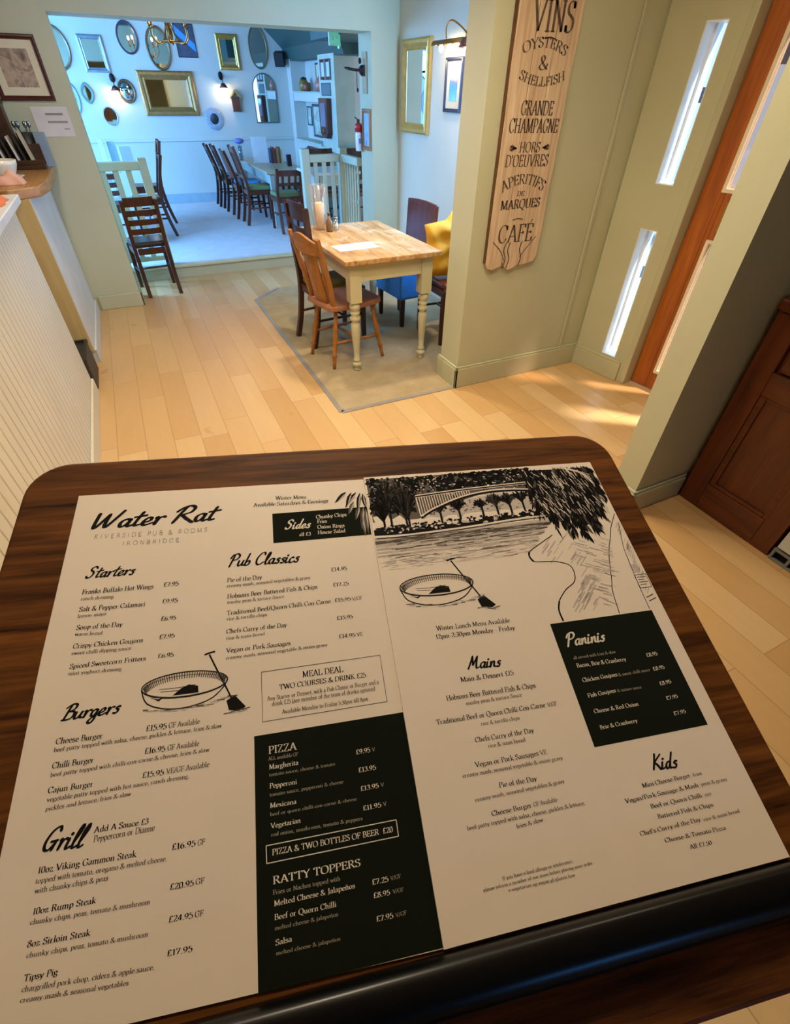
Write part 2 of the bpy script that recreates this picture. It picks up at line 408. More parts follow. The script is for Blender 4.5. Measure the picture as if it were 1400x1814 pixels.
# ------------------------------------------------------------------ materials of the setting
WALL = plain('sage_cream_paint', 'b6b697', 0.55, var=0.03, scale=3, bump=0.05)
WALLB = plain('pale_grey_paint', 'c9ccc6', 0.6, var=0.03, scale=3, bump=0.04)
SKIRT = plain('sage_gloss_paint', 'b4b394', 0.35, var=0.03)
CEIL = plain('ceiling_white', 'd8d2c2', 0.7, var=0.02)
TEAL = plain('dark_teal_paint', '2f5452', 0.5, var=0.05)
PANELW = plain('white_panel_paint', 'cfc9b4', 0.4, var=0.03)
CREAM = plain('cream_wood_paint', 'c2b994', 0.42, var=0.05)
CHROME = plain('brushed_metal', '9a9aa0', 0.3, 1.0)
def floor_mat():
    t = NT('oak_floorboards'); tc = t.add('ShaderNodeTexCoord'); sp = t.add('ShaderNodeSeparateXYZ'); t.l.new(tc.outputs['Object'], sp.inputs[0])
    W, Ln = 0.152, 0.95
    xi = t.math('FLOOR', t.math('DIVIDE', sp.outputs[0], W))
    w1 = t.add('ShaderNodeTexWhiteNoise', noise_dimensions='1D'); t.l.new(xi, w1.inputs['W'])
    yy = t.math('ADD', t.math('DIVIDE', sp.outputs[1], Ln), t.math('MULTIPLY', w1.outputs[0], 7.3))
    yi = t.math('FLOOR', yy)
    cv = t.add('ShaderNodeCombineXYZ'); t.l.new(xi, cv.inputs[0]); t.l.new(yi, cv.inputs[1])
    w2 = t.add('ShaderNodeTexWhiteNoise', noise_dimensions='2D'); t.l.new(cv.outputs[0], w2.inputs['Vector'])
    col = t.ramp(w2.outputs[0], [(0.0, lin('c19a64')), (0.35, lin('c9a470')), (0.7, lin('cfad7a')), (1.0, lin('d8ba8a'))])
    sh = t.add('ShaderNodeVectorMath', operation='ADD'); t.l.new(tc.outputs['Object'], sh.inputs[0])
    sc3 = t.add('ShaderNodeVectorMath', operation='SCALE'); t.l.new(w2.outputs[1], sc3.inputs[0]); sc3.inputs['Scale'].default_value = 9.0
    t.l.new(sc3.outputs[0], sh.inputs[1])
    mp = t.add('ShaderNodeMapping'); t.l.new(sh.outputs[0], mp.inputs[0]); mp.inputs['Scale'].default_value = (16, 1.6, 16)
    g = t.noise(mp.outputs[0], 1.6, 5, 0.6, 0.4)
    col = t.mix(t.math('MULTIPLY', g, 0.35), col, lin('b5854a'), 'MIX')
    kn = t.noise(sh.outputs[0], 5.5, 2, 0.4)
    kf = t.add('ShaderNodeMapRange'); t.l.new(kn, kf.inputs[0]); kf.inputs[1].default_value = 0.74; kf.inputs[2].default_value = 0.84
    col = t.mix(t.math('MULTIPLY', kf.outputs[0], 0.6), col, lin('6b4522'))
    fx = t.math('FRACT', t.math('DIVIDE', sp.outputs[0], W)); fy = t.math('FRACT', yy)
    ex = t.math('LESS_THAN', t.math('MINIMUM', fx, t.math('SUBTRACT', 1.0, fx)), 0.012)
    ey = t.math('LESS_THAN', t.math('MINIMUM', fy, t.math('SUBTRACT', 1.0, fy)), 0.0018)
    e = t.math('MAXIMUM', ex, ey)
    col = t.mix(t.math('MULTIPLY', e, 0.45), col, lin('6a4a26'))
    m = t.set(col, t.math('ADD', 0.22, t.math('MULTIPLY', g, 0.2)), 0, 0.5)
    t.bump(t.math('SUBTRACT', t.math('MULTIPLY', g, 0.1), e), 0.25, 0.002)
    return m
def carpet_mat(name, c1, c2):
    t = NT(name); v = t.coord(); n = t.noise(v, 7, 5, 0.65); f = t.noise(v, 260, 2)
    m = t.set(t.mix(t.math('MULTIPLY', f, 0.35), t.ramp(n, [(0.3, lin(c1)), (0.7, lin(c2))]), (0.05, 0.045, 0.04), 'MIX'), 0.95, 0, 0.1)
    t.bump(f, 0.5, 0.003); return m
def beadboard_mat():
    t = NT('painted_beadboard'); tc = t.add('ShaderNodeTexCoord'); sp = t.add('ShaderNodeSeparateXYZ'); t.l.new(tc.outputs['Object'], sp.inputs[0])
    f = t.math('FRACT', t.math('DIVIDE', sp.outputs[1], 0.066)); d = t.math('ABSOLUTE', t.math('SUBTRACT', f, 0.5))
    g = t.math('GREATER_THAN', d, 0.44)
    n = t.noise(t.coord(), 4, 3)
    col = t.mix(g, t.ramp(n, [(0.3, lin('cbc6b4')), (0.7, lin('d3cebc'))]), lin('bab29a'))
    m = t.set(col, 0.42); t.bump(t.math('SUBTRACT', 0.0, t.math('SMOOTH_MAX', t.math('SUBTRACT', d, 0.40), 0.0, 0.03)), 0.9, 0.05); return m
OAKFLOOR = floor_mat(); CARPET = carpet_mat('beige_carpet', 'a8946f', 'bda985'); CARPETB = carpet_mat('grey_carpet', 'cfd0d4', 'dcdde2')
BEAD = beadboard_mat()
ZS = 0.12; YB = 9.9; YW0, YW1 = 5.236, 5.53; YS = 6.03

# ------------------------------------------------------------------ the setting
mb = MB().box(-3.2, -2.6, -0.05, 3.6, YS, 0.0); struct('floor', mb, OAKFLOOR)
mb = MB().prism([(0.875, 2.565), (1.70, 2.565), (1.70, 2.79), (2.548, 2.79), (2.548, 5.234), (1.20, 5.234), (0.875, 4.93)], 0.0, 0.004)
struct('floor_carpet', mb, CARPET)
mb = MB()
_e = [(1.70, 2.555), (0.865, 2.555), (0.865, 4.937), (1.165, 5.234)]
for a, b in zip(_e, _e[1:]): mb.beam((*a, 0.003), (*b, 0.003), 0.03, 0.007)
struct('trim_1', mb, plain('carpet_edge_strip', 'b9b4ac', 0.35, 0.6))
mb = MB().box(-2.5, YS, -0.05, 4.2, YB+0.1, ZS); struct('floor_raised', mb, CARPETB)
mb = MB().box(-2.5, YS-0.02, 0.0, 4.2, YS-0.001, ZS-0.02); struct('wall_step', mb, SKIRT)
mb = MB().box(-2.5, YS-0.045, ZS-0.02, 4.2, YS+0.03, ZS+0.006); struct('trim_2', mb, CREAM, bevel=0.006)
# partition with the wide opening
mb = MB().box(-3.2, YW0, 0, -0.146, YW1, 2.5).box(2.28, YW0, 0, 3.0, YW1, 2.5).box(-0.146, YW0, 1.93, 2.28, YW1, 2.5)
struct('wall_partition', mb, WALL)
mb = MB().box(-0.50, YW0-0.018, 0, -0.128, YW0-0.0005, 0.12).box(-0.1455, YW0-0.018, 0, -0.128, YW1+0.01, 0.12).box(2.262, YW0-0.018, 0, 2.55, YW0-0.0005, 0.12)
struct('baseboard_partition', mb, SKIRT, bevel=0.005)
# alcove and sign wall
mb = MB().box(2.55, 2.785, 0, 2.75, YW0-0.0005, 2.5); struct('wall_alcove', mb, plain('warm_pale_paint', 'cbc7b4', 0.6, var=0.03, scale=3))
mb = MB().box(1.72, 2.555, 0, 2.80, 2.78, 2.5); struct('wall_sign', mb, WALL)
mb = MB().box(1.70, 2.537, 0, 2.785, 2.5545, 0.135).box(1.70, 2.537, 0, 1.7195, 2.80, 0.135)
mb.box(1.704, 2.541, 0.135, 2.783, 2.5545, 0.15).box(1.704, 2.541, 0.135, 1.7195, 2.796, 0.15)
struct('baseboard_sign', mb, SKIRT, bevel=0.004)
mb = MB().box(2.60, 2.543, 0.15, 2.625, 2.5545, 2.5); struct('trim_3', mb, SKIRT, bevel=0.005)
# angled entrance wall with two slot windows
EA = Vector((2.78, 2.546, 0)); ED = Vector((0.166, -0.986, 0)).normalized(); EN = Vector((0.986, 0.166, 0)).normalized()
EM = Matrix(((ED.x, EN.x, 0, EA.x), (ED.y, EN.y, 0, EA.y), (0, 0, 1, 0), (0, 0, 0, 1)))   # local x along the wall, y outward
def rect_wall(mb, x0, x1, z0, z1, y0, y1, holes, M):
    xs = sorted({x0, x1, *[h[0] for h in holes], *[h[1] for h in holes]}); zs = sorted({z0, z1, *[h[2] for h in holes], *[h[3] for h in holes]})
    for a, b in zip(xs, xs[1:]):
        run = None
        for c, d in zip(zs, zs[1:]):
            if any(h[0] <= a and b <= h[1] and h[2] <= c and d <= h[3] for h in holes):
                if run: mb.box(a, y0, run[0], b, y1, run[1], M); run = None
            else: run = (run[0], d) if run else (c, d)
        if run: mb.box(a, y0, run[0], b, y1, run[1], M)
    return mb
SLOTS = [(0.218, 0.330, 1.167, 1.828), (0.218, 0.330, 0.15, 0.94)]
mb = rect_wall(MB(), 0.0, 0.415, 0, 2.5, 0.0, 0.14, SLOTS, EM); struct('wall_entrance', mb, WALL)
mb = MB().box(0.0, -0.018, 0, 0.392, -0.0005, 0.125, EM).box(0.004, -0.014, 0.125, 0.388, -0.0005, 0.14, EM); struct('baseboard_entrance', mb, SKIRT, bevel=0.004)
PANE = glass('clear_pane', 'e8f4ff', 0.08)
for i, (a, b, c, d) in enumerate(SLOTS):
    f = MB(); fw = 0.004
    for x0, x1, z0, z1 in ((a, a+fw, c, d), (b-fw, b, c, d), (a+fw, b-fw, c, c+fw), (a+fw, b-fw, d-fw, d)): f.box(x0, 0.0, z0, x1, 0.135, z1, EM)
    f.box(a+fw, 0.085, c+fw, a+0.018, 0.135, d-fw, EM)
    fo = struct('window_%d' % (i+1), f, plain('white_window_paint', 'e9eef2', 0.35))
    obj('pane', MB().box(a+0.018, 0.100, c+fw, b-fw, 0.104, d-fw, EM), PANE, fo)
# frame of the door, door with two glazed panels
mb = MB().box(0.4155, -0.006, 0, 0.455, 0.16, 2.5, EM).box(0.455, -0.006, 2.08, 1.55, 0.16, 2.5, EM); struct('trim_4', mb, SKIRT, bevel=0.006)
DOORW = wood('orange_pine_door', 'b4641c', '8a4410', 'z', 1.0, 0.4, 1.2)
x0, x1 = 0.458, 1.34; yd0, yd1 = 0.085, 0.13
G = [(0.568, 0.80, 1.16, 1.84), (0.592, 0.80, 0.12, 0.935)]
mb = rect_wall(MB(), x0, x1, 0.008, 2.075, yd0, yd1, G, EM); door = struct('door_1', mb, DOORW, bevel=0.003)
BEADW = plain('cream_glazing_bead', 'e6dcc2', 0.4)
for a, b, c, d in G:
    f = MB(); w = 0.018
    for p0, p1, q0, q1 in ((a, a+w, c, d), (b-w, b, c, d), (a+w, b-w, c, c+w), (a+w, b-w, d-w, d)): f.box(p0, yd0-0.006, q0, p1, yd1-0.01, q1, EM)
    fo = obj('glazing_bead', f, BEADW, door, label='cream glazing bead round door glass')
    obj('pane', MB().box(a+w, 0.10, c+w, b-w, 0.105, d-w, EM), glass('door_pane', 'd8c8c0', 0.14), fo)
obj('push_plate', MB().box(0.62, yd0-0.008, 0.98, 0.78, yd0-0.0005, 1.12, EM), plain('brass_plate', 'b08a3c', 0.3, 1.0), door, label='brass push plate')
# outside the entrance: pavement, a brick house across the street and loose dark boxes added as street silhouettes
mb = MB().box(3.5, -6, -0.15, 14, 9, -0.05); struct('ground_outside', mb, plain('pavement_grey', '8e8e8c', 0.8))
mb = MB().box(8.5, -6, -0.1, 9.0, 4.2, 4.4); struct('wall_outside_house', mb, plain('house_render', '9fb0c2', 0.8))
mb = MB().box(5.5, 3.85, -0.1, 5.8, 4.32, 1.12).box(5.5, 3.9, 1.30, 5.8, 4.30, 1.38).box(5.5, 4.0, 1.50, 5.8, 4.36, 1.62).box(5.5, 3.7, 1.78, 5.8, 4.30, 2.1); struct('outside_dark_shapes', mb, plain('dark_silhouette', '343a48', 0.8))
# post beside the cabinet, right-hand wall, walls behind the viewer
mb = MB().box(1.82, 1.06, 0, 3.06, 1.19, 2.5); struct('wall_post', mb, WALL)
mb = MB().box(1.804, 1.042, 0, 2.16, 1.0595, 0.115).box(1.804, 1.042, 0, 1.8195, 1.206, 0.115).box(1.808, 1.047, 0.115, 2.16, 1.0595, 0.13).box(1.808, 1.047, 0.115, 1.8195, 1.202, 0.13)
struct('baseboard_post', mb, SKIRT, bevel=0.004)
mb = MB().box(2.75, -2.6, 0, 2.9, 1.0595, 2.5); struct('wall_right', mb, plain('dull_olive_paint', '9a9668', 0.6))
mb = MB().box(-3.2, -2.75, 0, 2.9, -2.6, 2.5); struct('wall_rear', mb, plain('dull_olive_paint', '9a9668', 0.6))
mb = MB().box(-3.35, -2.75, 0, -3.2, YW1, 2.5); struct('wall_left', mb, WALL)
mb = MB().box(-3.4, -2.8, 2.45, 3.06, YW1, 2.55); struct('ceiling', mb, CEIL)
# raised dining room
mb = MB().box(-2.6, YB, 0, 4.3, YB+0.15, 2.9); struct('wall_back', mb, WALLB)
mb = MB().box(-2.6, YW1, 0, -2.45, YB, 2.9); struct('wall_dining_left', mb, WALLB)
mb = MB().box(4.15, YW1, 0, 4.3, YB, 2.9); struct('wall_dining_right', mb, WALLB)
mb = MB().box(-2.6, YW1, 2.75, 4.3, YB+0.15, 2.9); struct('ceiling_dining', mb, TEAL)
mb = MB().box(-2.6, YW1, 2.45, 4.3, YW1+0.1, 2.9); struct('wall_dining_front', mb, TEAL)
mb = MB().box(-2.45, YB-0.02, 0.925, 2.845, YB-0.0005, 0.965); struct('trim_5', mb, WALLB, bevel=0.006)
mb = MB().box(-2.45, YB-0.016, ZS, 2.845, YB-0.0005, 0.245); struct('baseboard_back', mb, plain('pale_blue_grey_paint', '9db3bd', 0.5), bevel=0.004)
# right side of the dining room: shelf alcove and pier below a dark sloping ceiling
mb = MB().box(2.85, 8.38, ZS, 3.12, YB-0.0005, 0.93)                       # low wall under the ledge
mb.box(3.05, 8.38, 0.93, 3.12, YB-0.0005, 1.42)                             # recessed panel with pictures
mb.box(2.86, 8.38, 1.42, 3.12, YB-0.0005, 1.52)                             # shelf band
mb.box(3.09, 8.38, 1.52, 3.12, YB-0.0005, 1.95)                             # back of the niche
mb.box(2.85, 9.70, 0.93, 3.12, YB-0.0005, 2.2)
struct('wall_alcove_shelves', mb, WALLB)
mb = MB().box(2.82, 8.385, 0.93, 3.05, 9.699, 0.955).box(2.84, 8.385, 1.52, 3.09, 9.699, 1.535); struct('trim_6', mb, plain('pale_sage_paint', 'b9c4b4', 0.5), bevel=0.003)
mb = MB().box(2.85, 7.75, ZS, 3.12, 8.379, 2.4); struct('wall_pier', mb, plain('pale_sage_paint', 'b9c4b4', 0.5))
mb = MB().box(3.121, 7.75, ZS, 4.149, 7.95, 2.4); struct('wall_pier_side', mb, WALLB)
mb = MB(); _p = [(2.42, 2.34), (2.80, 2.02), (2.86, 1.88), (4.14, 1.88), (4.14, 2.34)]
n = len(_p); mb.add([(x, 7.4, z) for x, z in _p]+[(x, YB-0.001, z) for x, z in _p], [tuple(range(n)), tuple(range(2*n-1, n-1, -1))]+[(i, (i+1) % n, n+(i+1) % n, n+i) for i in range(n)])
mb.box(2.45, 5.64, 1.98, 4.14, 7.399, 2.34)
struct('ceiling_slope', mb, TEAL)
# pale post seen behind the right jamb
mb = MB().box(3.02, 7.1, ZS, 3.10, 7.18, 1.97); struct('trim_7', mb, plain('pale_sage_paint', 'b9c4b4', 0.5))

# ------------------------------------------------------------------ lectern with the two menu sheets
LM = Matrix(((0.9670, 0.2543, -0.0160, 0.1123), (-0.2493, 0.9315, -0.2647, 0.2883), (-0.0524, 0.2600, 0.9642, 1.3102), (0, 0, 0, 1)))
def rounded(x0, y0, x1, y1, r, n=8):
    out = []
    for cx, cy, a in ((x1-r, y1-r, 0), (x0+r, y1-r, 90), (x0+r, y0+r, 180), (x1-r, y0+r, 270)):
        for k in range(n+1):
            t = math.radians(a+90*k/n); out.append((cx+r*math.cos(t), cy+r*math.sin(t)))
    return out
LROOT = LM @ Vector((-0.009, -0.16, 0)); lroot = Vector((LROOT.x, LROOT.y, 0.0))
lect = thing('lectern', 'dark oak lectern with sloping round-cornered top holding two printed menu sheets', 'lectern', lroot)
LL = Matrix.Translation(-lroot) @ LM
OAKD = wood('dark_oak_top', '70431b', '2a1408', 'x', 3.4, 0.55, 1.25, 80, 0.10)
OAKP = wood('dark_oak_pedestal', '5c3413', '341a08', 'z', 2.0, 0.45, 1.0)
obj('top', MB().prism(rounded(-0.256, -0.349, 0.238, 0.0365, 0.030), -0.0285, -0.0025), OAKD, lect, bevel=0.003, M=LL)
prof = [(-0.2985, -0.0024), (-0.2985, 0.004), (-0.2992, 0.0085), (-0.3012, 0.0105), (-0.306, 0.0118), (-0.312, 0.0112), (-0.317, 0.0082), (-0.3200, 0.0035), (-0.3208, -0.0024)]
n = len(prof); mb = MB().add([(-0.250, y, z) for y, z in prof]+[(0.2315, y, z) for y, z in prof], [tuple(range(n)), tuple(range(2*n-1, n-1, -1))])
mb.add([(-0.250, y, z) for y, z in prof]+[(0.2315, y, z) for y, z in prof], [(i, i+1, n+i+1, n+i) for i in range(n-1)], True)
obj('ledge', mb, plain('glossy_black_lip', '050505', 0.3, var=0.02, spec=0.22), lect, label='glossy black rounded lip that stops the menus', M=LL)
ang = math.atan2(-0.2493, 0.9670); PM = Matrix.Rotation(ang, 4, 'Z')
ped = MB()
for sx, sy in ((-0.19, -0.115), (0.19, -0.115), (0.19, 0.115), (-0.19, 0.115)): pass
def topz(x, y):                                   # underside height of the sloping top above local (x, y)
    w = PM @ Vector((x, y, 0)) + lroot; nn = Vector((LM[0][2], LM[1][2], LM[2][2])); p0 = LM @ Vector((0, 0, -0.0286))
    return p0.z - (nn.x*(w.x-p0.x)+nn.y*(w.y-p0.y))/nn.z - 0.001
q = [(-0.17, -0.10), (0.17, -0.10), (0.17, 0.11), (-0.17, 0.11)]
vs = [tuple(PM @ Vector((x, y, 0.07))) for x, y in q]+[tuple(PM @ Vector((x, y, topz(x, y)))) for x, y in q]
ped.add(vs, [(0,3,2,1),(4,5,6,7),(0,1,5,4),(1,2,6,5),(2,3,7,6),(3,0,4,7)]); obj('pedestal', ped, OAKP, lect, bevel=0.004)
obj('base', MB().box(-0.21, -0.15, 0.0, 0.21, 0.15, 0.07, PM), OAKP, lect, bevel=0.008)

